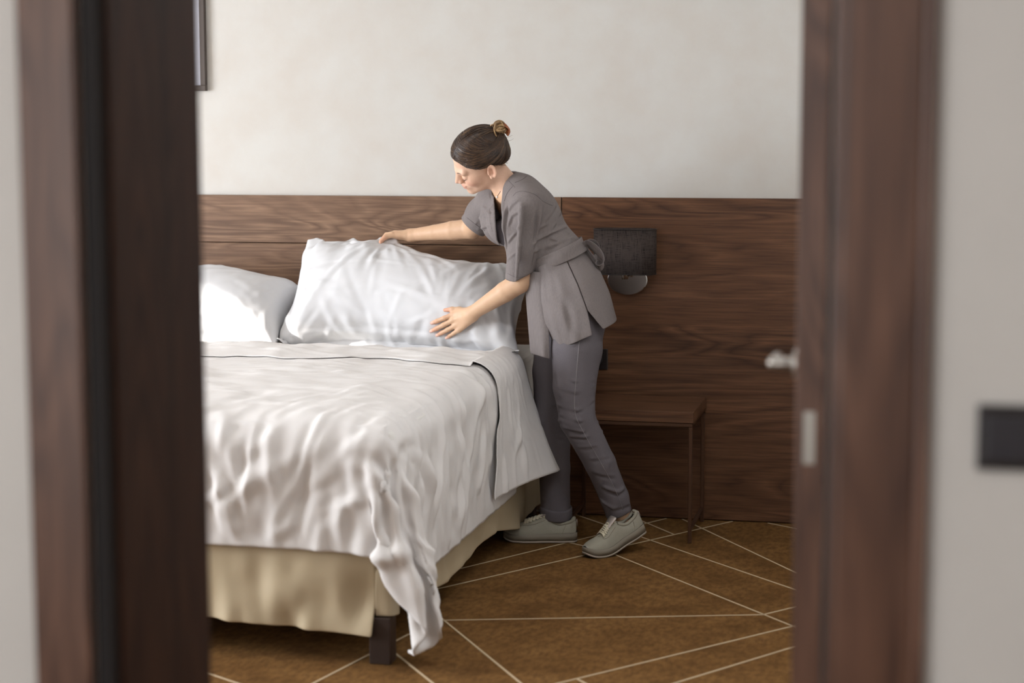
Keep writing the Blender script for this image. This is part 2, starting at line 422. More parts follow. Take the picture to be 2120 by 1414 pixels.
for sx in (-1, 1):
    x0 = -nx+0.004 if sx < 0 else nx-0.004-b
    box('side_rail', (x0, -ny+0.0155, 0.045), (x0+b, ny-b-0.0025, 0.058), M['bronze'], N, 0.0015, 1)
    box('side_rail', (x0, -ny+0.0155, NZ-0.0545), (x0+b, ny-b-0.0025, NZ-0.0408), M['bronze'], N, 0.0015, 1)

# ---- wall lamp: rounded-rectangle shade on a chrome arm and oval plate
Lx = -0.372
L = empty('wall_lamp', (Lx, 0, 0.86)); tag(L, 'black fabric wall lamp with rounded shade on oval chrome plate', 'lamp')
def rrect(hx, hy, r, n=10):
    pts = []
    for cx, cy, a0 in ((hx-r, hy-r, 0), (-hx+r, hy-r, 90), (-hx+r, -hy+r, 180), (hx-r, -hy+r, 270)):
        for i in range(n+1):
            a = math.radians(a0+90*i/n); pts.append((cx+r*math.cos(a), cy+r*math.sin(a)))
    return pts
def shade_mesh():
    bm = bmesh.new(); o = rrect(0.119, 0.058, 0.056); i = rrect(0.1165, 0.0555, 0.0535); rows = []
    for z, pts in ((0.088, o), (0.258, o), (0.258, i), (0.088, i)):
        rows.append([bm.verts.new((p[0], p[1]-0.072, z)) for p in pts])
    n = len(o)
    for a in range(4):
        A, B = rows[a], rows[(a+1) % 4]
        for k in range(n): bm.faces.new((A[k], A[(k+1) % n], B[(k+1) % n], B[k]))
    return bm_mesh('shade', bm)
sh = obj('shade', shade_mesh(), M['shade'], L, True)
for z in (0.0885, 0.2575):
    mm = MB(); mm.tube([(p[0]*1.002, p[1]*1.002-0.072, z) for p in rrect(0.119, 0.058, 0.056)], 0.0018, 6, closed=True); mm.build('rim', M['black_plastic'], sh)
def oval_plate():
    bm = bmesh.new(); n = 40; rows = []
    for y, s in ((-0.001, 1.0), (-0.010, 1.0), (-0.013, 0.96)):
        rows.append([bm.verts.new((0.077*s*math.cos(2*PI*k/n), y, 0.060+0.058*s*math.sin(2*PI*k/n))) for k in range(n)])
    for a in range(2):
        for k in range(n): bm.faces.new((rows[a][k], rows[a][(k+1) % n], rows[a+1][(k+1) % n], rows[a+1][k]))
    bm.faces.new(rows[2]); bm.faces.new(rows[0][::-1])
    return bm_mesh('back_plate', bm)
obj('back_plate', oval_plate(), M['chrome'], L)
mm = MB(); mm.tube([(0, -0.013, 0.075), (0, -0.05, 0.080), (0, -0.072, 0.082)], 0.009, 14); mm.tube([(0, -0.072, 0.068), (0, -0.072, 0.115)], 0.0125, 16)
mm.tube([(0.012, -0.072, 0.082), (0.045, -0.068, 0.090)], 0.0035, 8); mm.build('arm', M['chrome'], L)
mm = MB(); mm.tube([(0, -0.072, 0.115), (0, -0.072, 0.15)], 0.014, 14); mm.build('bulb_socket', M['black_plastic'], L)
mm = MB(); mm.tube([(0, -0.072, 0.15), (0, -0.072, 0.165), (0, -0.072, 0.19), (0, -0.072, 0.212), (0, -0.072, 0.222)], [0.012, 0.02, 0.028, 0.022, 0.006], 16); mm.build('bulb', plain('bulb_glass', lin(230, 228, 222), 0.3), L)

# ---- socket plate behind the woman
K = empty('socket_plate', (-0.527, -0.0003, 0.612)); tag(K, 'black double socket plate on the panelling above the nightstand', 'socket')
box('plate', (-0.080, -0.009, -0.040), (0.080, 0, 0.040), M['black_plastic'], K, 0.003)
for x in (-0.038, 0.038):
    bm = bmesh.new(); bmesh.ops.create_cone(bm, cap_ends=True, segments=24, radius1=0.021, radius2=0.021, depth=0.003, matrix=Matrix.Translation((x, -0.0105, 0)) @ Matrix.Rotation(PI/2, 4, 'X'))
    obj('outlet', bm_mesh('outlet', bm), M['switch_grey'], K, False)
# ------------------------------------------------------------------ cloth by position-based dynamics
def grid_batches(nu, nv, du, dv, bend, ropes=(4, 8)):
    """disjoint slice pairs of a (..., nu, nv) grid: (A, B, rest, stiffness, only_when_stretched)"""
    E_ = Ellipsis; ALL = slice(None); out = []
    def pair(n, s, k):
        m = len(range(s, n-k, 2*k))
        return (slice(s, s+2*k*(m-1)+1, 2*k), slice(s+k, s+k+2*k*(m-1)+1, 2*k)) if m else None
    def add(k, st, only):
        for s in range(2*k):
            p = pair(nu, s, k)
            if p: out.append(((E_, p[0], ALL), (E_, p[1], ALL), du*k, st, only))
            p = pair(nv, s, k)
            if p: out.append(((E_, p[0]), (E_, p[1]), dv*k, st, only))
    add(1, 1.0, False)
    dg = math.hypot(du, dv)
    for s in (0, 1):
        p = pair(nu, s, 1)
        if p:
            out.append(((E_, p[0], slice(0, -1)), (E_, p[1], slice(1, None)), dg, 0.3, False))
            out.append(((E_, p[0], slice(1, None)), (E_, p[1], slice(0, -1)), dg, 0.3, False))
    if bend: add(2, bend, False)
    for k in ropes:
        if nu > k+1 and nv > k+1: add(k, 1.0, True)
    return out
def pbd(X, batches, steps, collide, grav=-4.0, dt=0.012, iters=5, damp=0.975, force=None, rope_every=1):
    """X: float32 array (3, ..., nu, nv); every particle has the same mass, pins are held by the collider"""
    X = np.ascontiguousarray(X, dtype=np.float32); V = np.zeros_like(X)
    for s in range(steps):
        V[2] += grav*dt
        if force is not None: V += force(X, s)*dt
        V *= damp
        P = X + V*dt
        for it in range(iters):
            for A, B_, r, k, only in batches:
                if only and it % rope_every: continue
                A_ = (slice(None),)+A if A[0] is not Ellipsis else A
                pa = P[A_]; pb = P[B_]
                d = pa-pb; L = np.sqrt(d[0]*d[0]+d[1]*d[1]+d[2]*d[2])+1e-9
                e = 0.5*k*(1-r/L)
                if only: np.maximum(e, 0, out=e)
                d *= e
                pa -= d; pb += d
            collide(P, X)
        V = (P-X)/dt
        sp_ = np.sqrt((V*V).sum(0)); V *= np.minimum(1, 2.0/(sp_+1e-9))
        X = P
    return X
def resample(G, nu, nv):
    """bilinear resize of a (3, nu, nv) grid of points"""
    a = np.linspace(0, G.shape[1]-1.0001, nu); b = np.linspace(0, G.shape[2]-1.0001, nv)
    i = a.astype(int); j = b.astype(int); u = (a-i)[None, :, None]; v = (b-j)[None, None, :]
    return G[:, i][:, :, j]*(1-u)*(1-v)+G[:, i+1][:, :, j]*u*(1-v)+G[:, i][:, :, j+1]*(1-u)*v+G[:, i+1][:, :, j+1]*u*v
def drape(x0, x1, y0, y1, levels, start, collide, bend, rough):
    """cloth dropped on a collider, simulated coarse to fine; levels = [(spacing, steps)]"""
    X = None
    for li, (spc, steps) in enumerate(levels):
        nu, nv = int((x1-x0)/spc)+1, int((y1-y0)/spc)+1
        gx, gy = np.meshgrid(np.linspace(x0, x1, nu), np.linspace(y0, y1, nv), indexing='ij')
        if X is None: X = np.stack([gx, gy, 0*gx]); X = start(X, nu, nv)
        else: X = resample(X, nu, nv) + rough*spc*np.random.default_rng(li+3).standard_normal((3, nu, nv))*np.array([0.3, 0.3, 1])[:, None, None]
        X = pbd(X, grid_batches(nu, nv, (x1-x0)/(nu-1), (y1-y0)/(nv-1), bend), steps, collide, dt=0.012 if li else 0.016)
    return X.reshape(3, -1).T.astype(float), nu, nv
def smooth_noise(shape, cells, seed):
    """bilinear value noise on a grid"""
    r = np.random.default_rng(seed); g = r.standard_normal((cells[0]+2, cells[1]+2))
    a = np.linspace(0, cells[0], shape[0]); b = np.linspace(0, cells[1], shape[1])
    i = a.astype(int); j = b.astype(int); u = (a-i)[:, None]; v = (b-j)[None]
    u = u*u*(3-2*u); v = v*v*(3-2*v)
    return g[i][:, j]*(1-u)*(1-v)+g[i+1][:, j]*u*(1-v)+g[i][:, j+1]*(1-u)*v+g[i+1][:, j+1]*u*v
BX0, BX1, BY0, BY1, BZ = -2.50, -0.69, -2.12, -0.02, 0.668
def box_collider(lo, hi, r, off, fric):
    c = (np.array(lo)+np.array(hi))/2; h = (np.array(hi)-np.array(lo))/2 - r
    def f(P, X):
        sh = P.shape; Pf = P.reshape(3, -1); Xf = X.reshape(3, -1)
        q = Pf-c[:, None]; a = np.abs(q)-h[:, None]
        ap = np.maximum(a, 0); d = np.sqrt((ap*ap).sum(0)) + np.minimum(a.max(0), 0) - r - off
        m = np.where(d < 0)[0]
        if len(m):
            qq = q[:, m]; aa = a[:, m]; s = np.where(qq < 0, -1.0, 1.0)
            nrm = np.maximum(aa, 0)*s
            ins = np.where((aa < 0).all(0))[0]
            if len(ins):
                k = aa[:, ins].argmax(0); nrm[:, ins] = 0; nrm[k, ins] = s[k, ins]
            nrm /= np.sqrt((nrm*nrm).sum(0))+1e-9
            pm = Pf[:, m] - nrm*d[m]
            mv = pm-Xf[:, m]; t = mv-nrm*(mv*nrm).sum(0)
            Pf[:, m] = pm - fric*t
        np.maximum(Pf[2], 0.012, out=Pf[2])
    return f
def grid_quads(nu, nv):
    I = np.arange(nu*nv).reshape(nu, nv)
    return np.stack([I[:-1, :-1], I[1:, :-1], I[1:, 1:], I[:-1, 1:]], -1).reshape(-1, 4)

# ---- bed frame with skirt and mattress
B = empty('bed', ((BX0+BX1)/2, (BY0+BY1)/2, 0)); tag(B, 'double bed with beige skirt and dark block legs', 'bed')
bx, by = (BX0+BX1)/2, (BY0+BY1)/2
def bp(name, lo, hi, mat, bev=0.004, seg=2):
    return box(name, (lo[0]-bx, lo[1]-by, lo[2]), (hi[0]-bx, hi[1]-by, hi[2]), mat, B, bev, seg)
bp('base', (BX0+0.02, BY0+0.035, 0.135), (BX1-0.045, BY1, 0.34), M['skirt'], 0.01)
for x0 in (BX0+0.05, -0.765):
    for y0 in (BY0+0.002, -0.18):
        bp('leg', (x0, y0, 0), (x0+0.062, y0+0.062, 0.134), M['black_wood'], 0.003)
bp('mattress', (BX0+0.005, BY0+0.012, 0.342), (BX1-0.005, BY1, BZ), M['mattress'], 0.045, 5)
def skirt_panel(path, top, hem, amp, waves, seed, phase=0.0):
    """hanging fabric: path of (x, y) along the bed side, hem(s) gives its lower height"""
    P = np.array(path, float); L = np.r_[0, np.cumsum(np.linalg.norm(np.diff(P, axis=0), axis=1))]
    n = max(20, int(L[-1]/0.012)); s = np.linspace(0, L[-1], n); X = np.interp(s, L, P[:, 0]); Y = np.interp(s, L, P[:, 1])
    tx, ty = np.gradient(X), np.gradient(Y); ln = np.hypot(tx, ty); nx_, ny_ = ty/ln, -tx/ln
    m = 16; V = np.zeros((n, m, 3)); q = smooth_noise((n, m), (max(2, int(waves)), 2), seed)
    q2 = smooth_noise((n, m), (max(3, int(waves*2.6)), 3), seed+5)
    for j in range(m):
        t = j/(m-1); z = top + (hem(s/L[-1])-top)*t
        a = amp*(0.15+0.85*t)*(q[:, j] + 0.45*q2[:, j]) + 0.018*t
        V[:, j] = np.stack([X+nx_*a-bx, Y+ny_*a-by, z], -1)
    o = obj('skirt', quads_mesh('skirt', V.reshape(-1, 3), grid_quads(n, m)), M['skirt'], B, True)
    solidify(o, 0.004, 0.0); subsurf(o, 1); return o
def hem_foot(t): return np.interp(t, [0, 0.6, 0.72, 0.85, 1.0], [0.115, 0.112, 0.106, 0.094, 0.082])
skirt_panel([(BX0+0.02, BY0+0.015), (-0.750, BY0+0.015)], 0.36, hem_foot, 0.018, 14, 3)
skirt_panel([(-0.752, BY0+0.030), (-0.715, BY0+0.036), (-0.708, BY0+0.06)], 0.36, lambda t: 0.135+0*t, 0.002, 2, 8)
def hem_side(t): return np.interp(t, [0, 0.15, 0.36, 0.6, 0.75, 1.0], [0.15, 0.125, 0.082, 0.100, 0.105, 0.030])
skirt_panel([(-0.722, BY0+0.06), (-0.718, -1.2), (-0.692, -0.42)], 0.36, hem_side, 0.007, 10, 5)
skirt_panel([(-0.716, -0.53), (-0.716, -0.03)], 0.36, lambda t: 0.05+0*t, 0.005, 4, 6)

# ---- duvet: draped over the bed, its free corner hanging low at the foot
ux0, ux1, vy0, vy1 = -2.93, -0.69+0.445, -2.12-0.315, -0.60
def start_duvet(X, nu, nv):
    X[0] = bx + (X[0]-bx)*0.965 + 0.006; X[1] = -1.2 + (X[1]+1.2)*0.97
    X[2] = BZ + 0.04 + 0.02*smooth_noise((nu, nv), (12, 8), 21); return X
coll = box_collider((BX0, BY0, -0.5), (BX1, BY1+0.5, BZ), 0.07, 0.014, 0.30)
Dv, nu, nv = drape(ux0, ux1, vy0, vy1, [(0.062, 180), (0.031, 90), (0.0155, 50)], start_duvet, coll, 0.10, 0.12)
def crease_field(U, V, n, box_, ang, length, width, amp, seed):
    """sum of random short folds on a sheet with metric coordinates U, V"""
    r = np.random.default_rng(seed); h = np.zeros_like(U)
    for _ in range(n):
        cu = r.uniform(box_[0], box_[1]); cv_ = r.uniform(box_[2], box_[3]); a = math.radians(r.uniform(*ang)); L = r.uniform(*length); w_ = r.uniform(*width); am = r.uniform(*amp)*(1 if r.random() < 0.75 else -0.7)
        i = np.where(np.abs(U[:, 0]-cu) < L+3*w_)[0]; j = np.where(np.abs(V[0]-cv_) < L+3*w_)[0]
        if not len(i) or not len(j): continue
        ii = slice(i[0], i[-1]+1); jj = slice(j[0], j[-1]+1); u = U[ii, jj]-cu; v = V[ii, jj]-cv_
        s_ = (u*math.cos(a)+v*math.sin(a))/L; t = (-u*math.sin(a)+v*math.cos(a))/w_ + 0.55*np.sin(s_*1.8+r.uniform(0, 6))
        h[ii, jj] += am*np.exp(-(s_*1.6)**2)*(np.exp(-t*t)-0.45*np.exp(-(t-1.5)**2))
    return h
def grid_normals(G):
    """G (nu, nv, 3)"""
    a = np.gradient(G, axis=0); b_ = np.gradient(G, axis=1); n_ = np.cross(a, b_); return n_/(np.linalg.norm(n_, axis=-1, keepdims=True)+1e-12)
def refine(X, nu, nv, f=2, it=2):
    G = resample(X.T.reshape(3, nu, nv), nu*f-1, nv*f-1)
    for _ in range(it):
        G[:, 1:-1] = 0.5*G[:, 1:-1]+0.25*(G[:, 2:]+G[:, :-2]); G[:, :, 1:-1] = 0.5*G[:, :, 1:-1]+0.25*(G[:, :, 2:]+G[:, :, :-2])
    return np.moveaxis(G, 0, -1), nu*f-1, nv*f-1
DG, nu, nv = refine(Dv, nu, nv)
# loft of the quilt filling on the top, then the creases
top = np.clip((DG[..., 2]-BZ+0.02)/0.03, 0, 1)
fill = 0.030*np.clip((0.905-np.abs(DG[..., 0]-bx))/0.30+0.25, 0.2, 1)*np.clip((DG[..., 1]-BY0)/0.22+0.25, 0.2, 1)
DG[..., 2] += top*fill*np.clip((-0.60-DG[..., 1])/0.12, 0, 1)
U_, V_ = np.meshgrid(np.linspace(ux0, ux1, nu), np.linspace(vy0, vy1, nv), indexing='ij')
hh = 0.004*smooth_noise((nu, nv), (20, 14), 71)+0.002*smooth_noise((nu, nv), (44, 30), 72)
hh += crease_field(U_, V_, 260, (-2.4, -0.72, -2.05, -0.6), (-28, 22), (0.08, 0.34), (0.008, 0.018), (0.0012, 0.0040), 73)
hh += crease_field(U_, V_, 60, (-2.4, -0.60, -2.15, -1.5), (20, 80), (0.10, 0.30), (0.012, 0.024), (0.002, 0.0045), 76)
hh += crease_field(U_, V_, 90, (-2.4, -0.60, -2.42, -2.08), (62, 118), (0.12, 0.34), (0.012, 0.030), (0.005, 0.013), 74)
hh += crease_field(U_, V_, 22, (-2.0, -0.60, -2.42, -2.12), (25, 65), (0.08, 0.24), (0.014, 0.030), (0.004, 0.011), 77)
hh += crease_field(U_, V_, 90, (-0.70, -0.26, -2.3, -0.6), (-40, 35), (0.08, 0.28), (0.012, 0.026), (0.005, 0.013), 75)
hem_w = np.clip(np.minimum(np.minimum(U_-ux0, ux1-U_), V_-vy0)/0.05, 0.25, 1)
nrm = grid_normals(DG); nrm *= np.where(nrm[..., 2:3].mean() < 0, -1, 1)
DG = DG+nrm*(hh*hem_w)[..., None]
# the free corner swings out from the bed
cg = np.clip((U_+0.86)/0.50, 0, 1)*np.clip((-1.90-V_)/0.45, 0, 1); cg = cg*cg*(3-2*cg)*np.clip((0.60-DG[..., 2])/0.40, 0, 1)
DG[..., 0] += 0.085*cg; DG[..., 1] -= 0.01*cg; DG[..., 2] += 0.035*cg
m_ = (DG[..., 0] < BX1-0.02) & (DG[..., 1] > BY0+0.02); DG[..., 2] = np.where(m_, np.maximum(DG[..., 2], BZ+0.006), DG[..., 2])
DUV = empty('duvet', (bx, -1.3, BZ)); DUV_LOC = np.array([bx, -1.3, BZ])
tag(DUV, 'rumpled white duvet draped over the bed, corner hanging at the foot', 'duvet')
o = obj('cover', quads_mesh('duvet_cover', DG.reshape(-1, 3)-DUV_LOC, grid_quads(nu, nv)), M['linen'], DUV, True)
solidify(o, 0.008, -1.0)
from mathutils.bvhtree import BVHTree
_dt = BVHTree.FromPolygons([tuple(map(float, v)) for v in DG[::2, ::2].reshape(-1, 3)], [tuple(map(int, q)) for q in grid_quads(*DG[::2, ::2].shape[:2])])
# the turned-back head end of the duvet: its loose end hangs beside the woman's legs
fx0, fx1, fy0, fy1 = -2.9, -0.69+0.44, -0.97, -0.50
def start_fold(X, nu, nv):
    X[0] = bx + (X[0]-bx)*0.98 + 0.004
    X[2] = BZ+0.075+0.012*smooth_noise((nu, nv), (30, 4), 31); return X
coll2 = box_collider((BX0, BY0, -0.5), (BX1, BY1+0.5, BZ+0.022), 0.07, 0.028, 0.35)
Fl, fnu, fnv = drape(fx0, fx1, fy0, fy1, [(0.062, 150), (0.031, 80), (0.0155, 40)], start_fold, coll2, 0.15, 0.08)
FG, fnu, fnv = refine(Fl, fnu, fnv)
U_, V_ = np.meshgrid(np.linspace(fx0, fx1, fnu), np.linspace(fy0, fy1, fnv), indexing='ij')
edge = np.clip((V_-fy0)/0.16, 0, 1)
FG[..., 1] += (1-edge)*0.022*smooth_noise((fnu, fnv), (16, 1), 35)
hf = crease_field(U_, V_, 110, (-2.4, -0.30, -0.97, -0.50), (-40, 40), (0.06, 0.22), (0.008, 0.018), (0.002, 0.006), 78)+0.005*smooth_noise((fnu, fnv), (26, 5), 36)
for i in range(fnu):
    for j in range(fnv):
        p = FG[i, j]
        if p[0] < BX1-0.06:
            h_ = _dt.ray_cast(Vector((p[0], p[1], 1.2)), Vector((0, 0, -1)))
            if p[1] > -0.60: FG[i, j, 2] = BZ+0.008; continue
            z = h_[0].z if h_[0] is not None and h_[0].z > BZ-0.02 else BZ+0.006
            FG[i, j, 2] = max(z, BZ+0.012*edge[i, j]+0.008)+0.0060+0.010*math.sin(PI*min(1, edge[i, j]*0.5))+hf[i, j]*0.8*edge[i, j]
        else:
            h_ = _dt.ray_cast(Vector((0.3, p[1], p[2])), Vector((-1, 0, 0)))
            if h_[0] is not None: FG[i, j, 0] = max(p[0], h_[0].x+0.010)+0.6*abs(hf[i, j])
            g_ = min(1, max(0, (0.64-p[2])/0.42))**1.2; k_ = min(1, max(0, (p[1]+0.98)/0.44)); FG[i, j, 0] += 0.135*g_*k_**1.6; FG[i, j, 2] += 0.02*g_*k_
o = obj('turned_back_edge', quads_mesh('turned_back', FG.reshape(-1, 3)-DUV_LOC, grid_quads(fnu, fnv)), M['linen'], DUV, True)
solidify(o, 0.003, -1.0)

# ---- pillows: two sewn sheets blown up, leaning on the panelling
def pillow(name, label, corners, size, spc, pins=(), press=15.0, flange=0.05, seed=1, levels=(90, 70), slack=1.06, fans=()):
    """two sewn sheets blown up; corners: bottom-left, bottom-right, top-right, top-left of the flat case; pins: (u, v, point, radius)"""
    c = [np.array(k, float) for k in corners]; Wd, Ht = size; X = None
    nrm = np.cross(c[1]-c[0], c[3]-c[0]); nrm /= np.linalg.norm(nrm)            # towards the viewer
    for li, steps in enumerate(levels):
        h = spc*2**(len(levels)-1-li); a = int(Wd/h)+1; b = int(Ht/h)+1
        U, Vv = np.meshgrid(np.linspace(0, 1, a), np.linspace(0, 1, b), indexing='ij')
        fl = max(1, int(round(flange/h))); inner = np.zeros((a, b), bool); inner[1:-1, fl:-1] = True
        if X is None:
            flat = sum(k[:, None, None]*wt for k, wt in zip(c, ((1-U)*(1-Vv), U*(1-Vv), U*Vv, (1-U)*Vv)))
            bul = 0.08*np.clip(np.sin(PI*U), 0, 1)**0.6*np.clip(np.sin(PI*np.clip((Vv*Ht-flange)/(Ht-flange), 0, 1)), 0, 1)**0.6
            nz = 0.012*smooth_noise((a, b), (9, 6), seed)
            X = np.stack([flat+nrm[:, None, None]*(bul+nz), flat-nrm[:, None, None]*(bul*0.8+nz)], 1)
        else:
            X = np.stack([resample(X[:, 0], a, b), resample(X[:, 1], a, b)], 1)
            X += 0.2*h*np.random.default_rng(seed+li).standard_normal(X.shape)
        bat = grid_batches(a, b, slack*Wd/(a-1), slack*Ht/(b-1), 0.05, (6,))
        pin = [(np.where(np.hypot((U-u)*Wd, (Vv-v)*Ht) < max(rad, h*0.8)), (U, Vv), u, v, np.array(p)) for (u, v, p, rad) in pins]
        eu = (c[1]-c[0])/np.linalg.norm(c[1]-c[0]); ev = (c[3]-c[0])/np.linalg.norm(c[3]-c[0])
        def force(Xc, s):
            f = np.zeros_like(Xc)
            for q, sg in ((0, 1.0), (1, -1.0)):
                Y = Xc[:, q]; A = Y[:, 1:, 1:]-Y[:, :-1, :-1]; B_ = Y[:, :-1, 1:]-Y[:, 1:, :-1]
                n_ = sg*0.5*np.stack([A[1]*B_[2]-A[2]*B_[1], A[2]*B_[0]-A[0]*B_[2], A[0]*B_[1]-A[1]*B_[0]])
                n_ = n_*(inner[:-1, :-1] | inner[1:, 1:])
                for i0, j0 in ((0, 0), (1, 0), (0, 1), (1, 1)):
                    f[:, q, i0:a-1+i0, j0:b-1+j0] += n_*0.25
            return f*np.float32(press/(h*h)*min(1.0, (s+10)/40.0))
        def coll(P_, X_):
            av = (P_[:, 0]+P_[:, 1])*0.5
            for q in (0, 1): P_[:, q][:, ~inner] = av[:, ~inner]
            for (ii, (u_, v_), u, v, p) in pin:
                for q in (0, 1):
                    off = ((u_[ii]-u)*Wd)[None]*eu[:, None] + ((v_[ii]-v)*Ht)[None]*ev[:, None]
                    P_[:, q, ii[0], ii[1]] = p[:, None]+off+(nrm*(0.012 if q == 0 else -0.012))[:, None]
            lo = BZ+0.014+0.030*np.clip((-0.50-P_[1])/0.08, 0, 1)
            m = P_[2] < lo
            P_[2][m] = lo[m]
            for ax in (0, 1): P_[ax][m] -= 0.4*(P_[ax][m]-X_[ax][m])
            np.minimum(P_[1], -0.012, out=P_[1])
        X = pbd(X, bat, steps, coll, grav=-3.0, dt=0.013, iters=5, damp=0.95, force=force)
    # creases on both faces
    for q in (0, 1):
        G = np.moveaxis(X[:, q], 0, -1).astype(float); U2, V2 = U*Wd, Vv*Ht
        hh_ = crease_field(U2, V2, 70, (0, Wd, 0, Ht), (0, 180), (0.04, 0.14), (0.009, 0.018), (0.002, 0.005), seed+7)
        hh_ += crease_field(U2, V2, 34, (0, Wd, 0, 0.14), (60, 130), (0.05, 0.14), (0.010, 0.018), (0.003, 0.008), seed+8)
        for fu, fv_, nf, a0, a1, ln, sd_ in fans:
            r_ = np.random.default_rng(sd_)
            for k_ in range(nf):
                an = math.radians(a0+(a1-a0)*(k_+0.5*r_.random())/nf); L_ = ln*r_.uniform(0.5, 1.1); cu, cv_ = fu*Wd+math.cos(an)*L_*0.85, fv_*Ht+math.sin(an)*L_*0.85
                du, dv = U2-cu, V2-cv_; s1 = (du*math.cos(an)+dv*math.sin(an))/(L_*0.50); t1 = (-du*math.sin(an)+dv*math.cos(an))/r_.uniform(0.009, 0.014)
                hh_ += r_.uniform(0.004, 0.008)*np.exp(-s1**2*1.4)*(np.exp(-t1*t1)-0.5*np.exp(-(t1-1.5)**2))
        nn = grid_normals(G)*(1 if q == 0 else -1); nn *= np.sign((nn*(nrm if q == 0 else -nrm)).sum(-1).mean())
        wgt = np.clip(np.minimum(np.minimum(U2, Wd-U2), np.minimum(V2, Ht-V2))/0.05, 0.0, 1)
        G += nn*(hh_*wgt)[..., None]; G[..., 2] = np.maximum(G[..., 2], BZ+0.012); G[..., 1] = np.minimum(G[..., 1], -0.010); X[:, q] = np.moveaxis(G, -1, 0)
    a, b = X.shape[2:]; k = a*b
    idF = np.arange(k).reshape(a, b); idB = idF.copy(); idB[inner] = np.arange(k, k+inner.sum())
    pts = np.concatenate([X[:, 0].reshape(3, -1).T, X[:, 1][:, inner].T]).astype(float)
    QF = np.stack([idF[:-1, :-1], idF[1:, :-1], idF[1:, 1:], idF[:-1, 1:]], -1).reshape(-1, 4)
    QB = np.stack([idB[:-1, :-1], idB[:-1, 1:], idB[1:, 1:], idB[1:, :-1]], -1).reshape(-1, 4)
    Q = np.concatenate([QF, QB[~(QF == QB[:, [0, 3, 2, 1]]).all(1)]])
    loc = pts.mean(0); loc[2] = pts[:, 2].min()
    o = obj(name, quads_mesh(name, pts-loc, Q), M['linen_pillow'], None, True)
    o.location = loc; subsurf(o, 1)
    tag(o, label, 'pillow', 'pillows on the bed'); return pts, Q
BIG_V, BIG_Q = pillow('pillow', 'large white pillow held upright and smoothed by the woman',
    [(-1.575, -0.55, BZ+0.045), (-0.665, -0.53, BZ+0.03), (-0.74, -0.13, 1.00), (-1.60, -0.13, 1.075)], (0.93, 0.55), 0.0100,
    pins=[(0.05, 0.95, (-1.565, -0.150, 1.052), 0.030), (0.385, 0.985, (-1.275, -0.145, 1.070), 0.040), (0.22, 0.97, (-1.42, -0.140, 1.060), 0.02), (0.95, 0.95, (-0.775, -0.14, 0.975), 0.03),
          (0.0, 0.0, (-1.585, -0.56, BZ+0.05), 0.02), (1.0, 0.0, (-0.675, -0.55, BZ+0.026), 0.02)], seed=41,
    fans=[(0.385, 1.0, 11, 195, 345, 0.26, 81), (0.70, 0.30, 7, 60, 130, 0.22, 82), (0.06, 0.06, 6, 20, 80, 0.16, 83), (0.95, 0.10, 8, 90, 170, 0.20, 84), (0.02, 0.55, 5, -30, 30, 0.16, 85), (0.80, 0.98, 6, 220, 320, 0.20, 86)])
LEFT_V, LEFT_Q = pillow('pillow', 'white pillow lying in the sun patch left of the big one',
    [(-2.48, -0.60, BZ+0.05), (-1.63, -0.56, BZ+0.05), (-1.60, -0.16, 0.87), (-2.48, -0.16, 0.945)], (0.86, 0.52), 0.0140,
    pins=[(0.96, 0.96, (-1.635, -0.14, 0.865), 0.03), (0.5, 0.96, (-2.0, -0.14, 0.935), 0.03)], seed=51, press=16,
    fans=[(0.95, 0.9, 7, 180, 260, 0.30, 91), (0.95, 0.1, 6, 100, 170, 0.2, 92), (0.5, 0.0, 8, 40, 140, 0.2, 93)])
# ------------------------------------------------------------------ signed-distance modelling for the figure
from mathutils.bvhtree import BVHTree
def A3(p): return np.asarray(p, np.float32)
def unit(v): v = np.asarray(v, float); return v/np.linalg.norm(v)
def s_ball(P, c, r): return np.linalg.norm(P-A3(c), axis=1)-np.float32(r)
def s_cone(P, a, b, ra, rb):
    a = A3(a); ba = A3(b)-a; t = np.clip(((P-a)@ba)/max(float(ba@ba), 1e-9), 0, 1)
    return np.linalg.norm(P-a-t[:, None]*ba, axis=1)-(ra+(rb-ra)*t)
def s_chain(P, pts, rad, k=0.01):
    d = None
    for i in range(len(pts)-1):
        e = s_cone(P, pts[i], pts[i+1], rad[i], rad[i+1]); d = e if d is None else smin(d, e, k)
    return d
def s_ell(P, c, ax, r):
    """ax: 3 rows of unit axes"""
    q = (P-A3(c))@A3(ax).T; r = A3(r)
    k0 = np.linalg.norm(q/r, axis=1); k1 = np.linalg.norm(q/(r*r), axis=1)+1e-9
    return k0*(k0-1)/k1
def smin(a, b, k):
    h = np.clip(0.5+0.5*(b-a)/k, 0, 1); return b*(1-h)+a*h-k*h*(1-h)
def smax(a, b, k): return -smin(-a, -b, k)
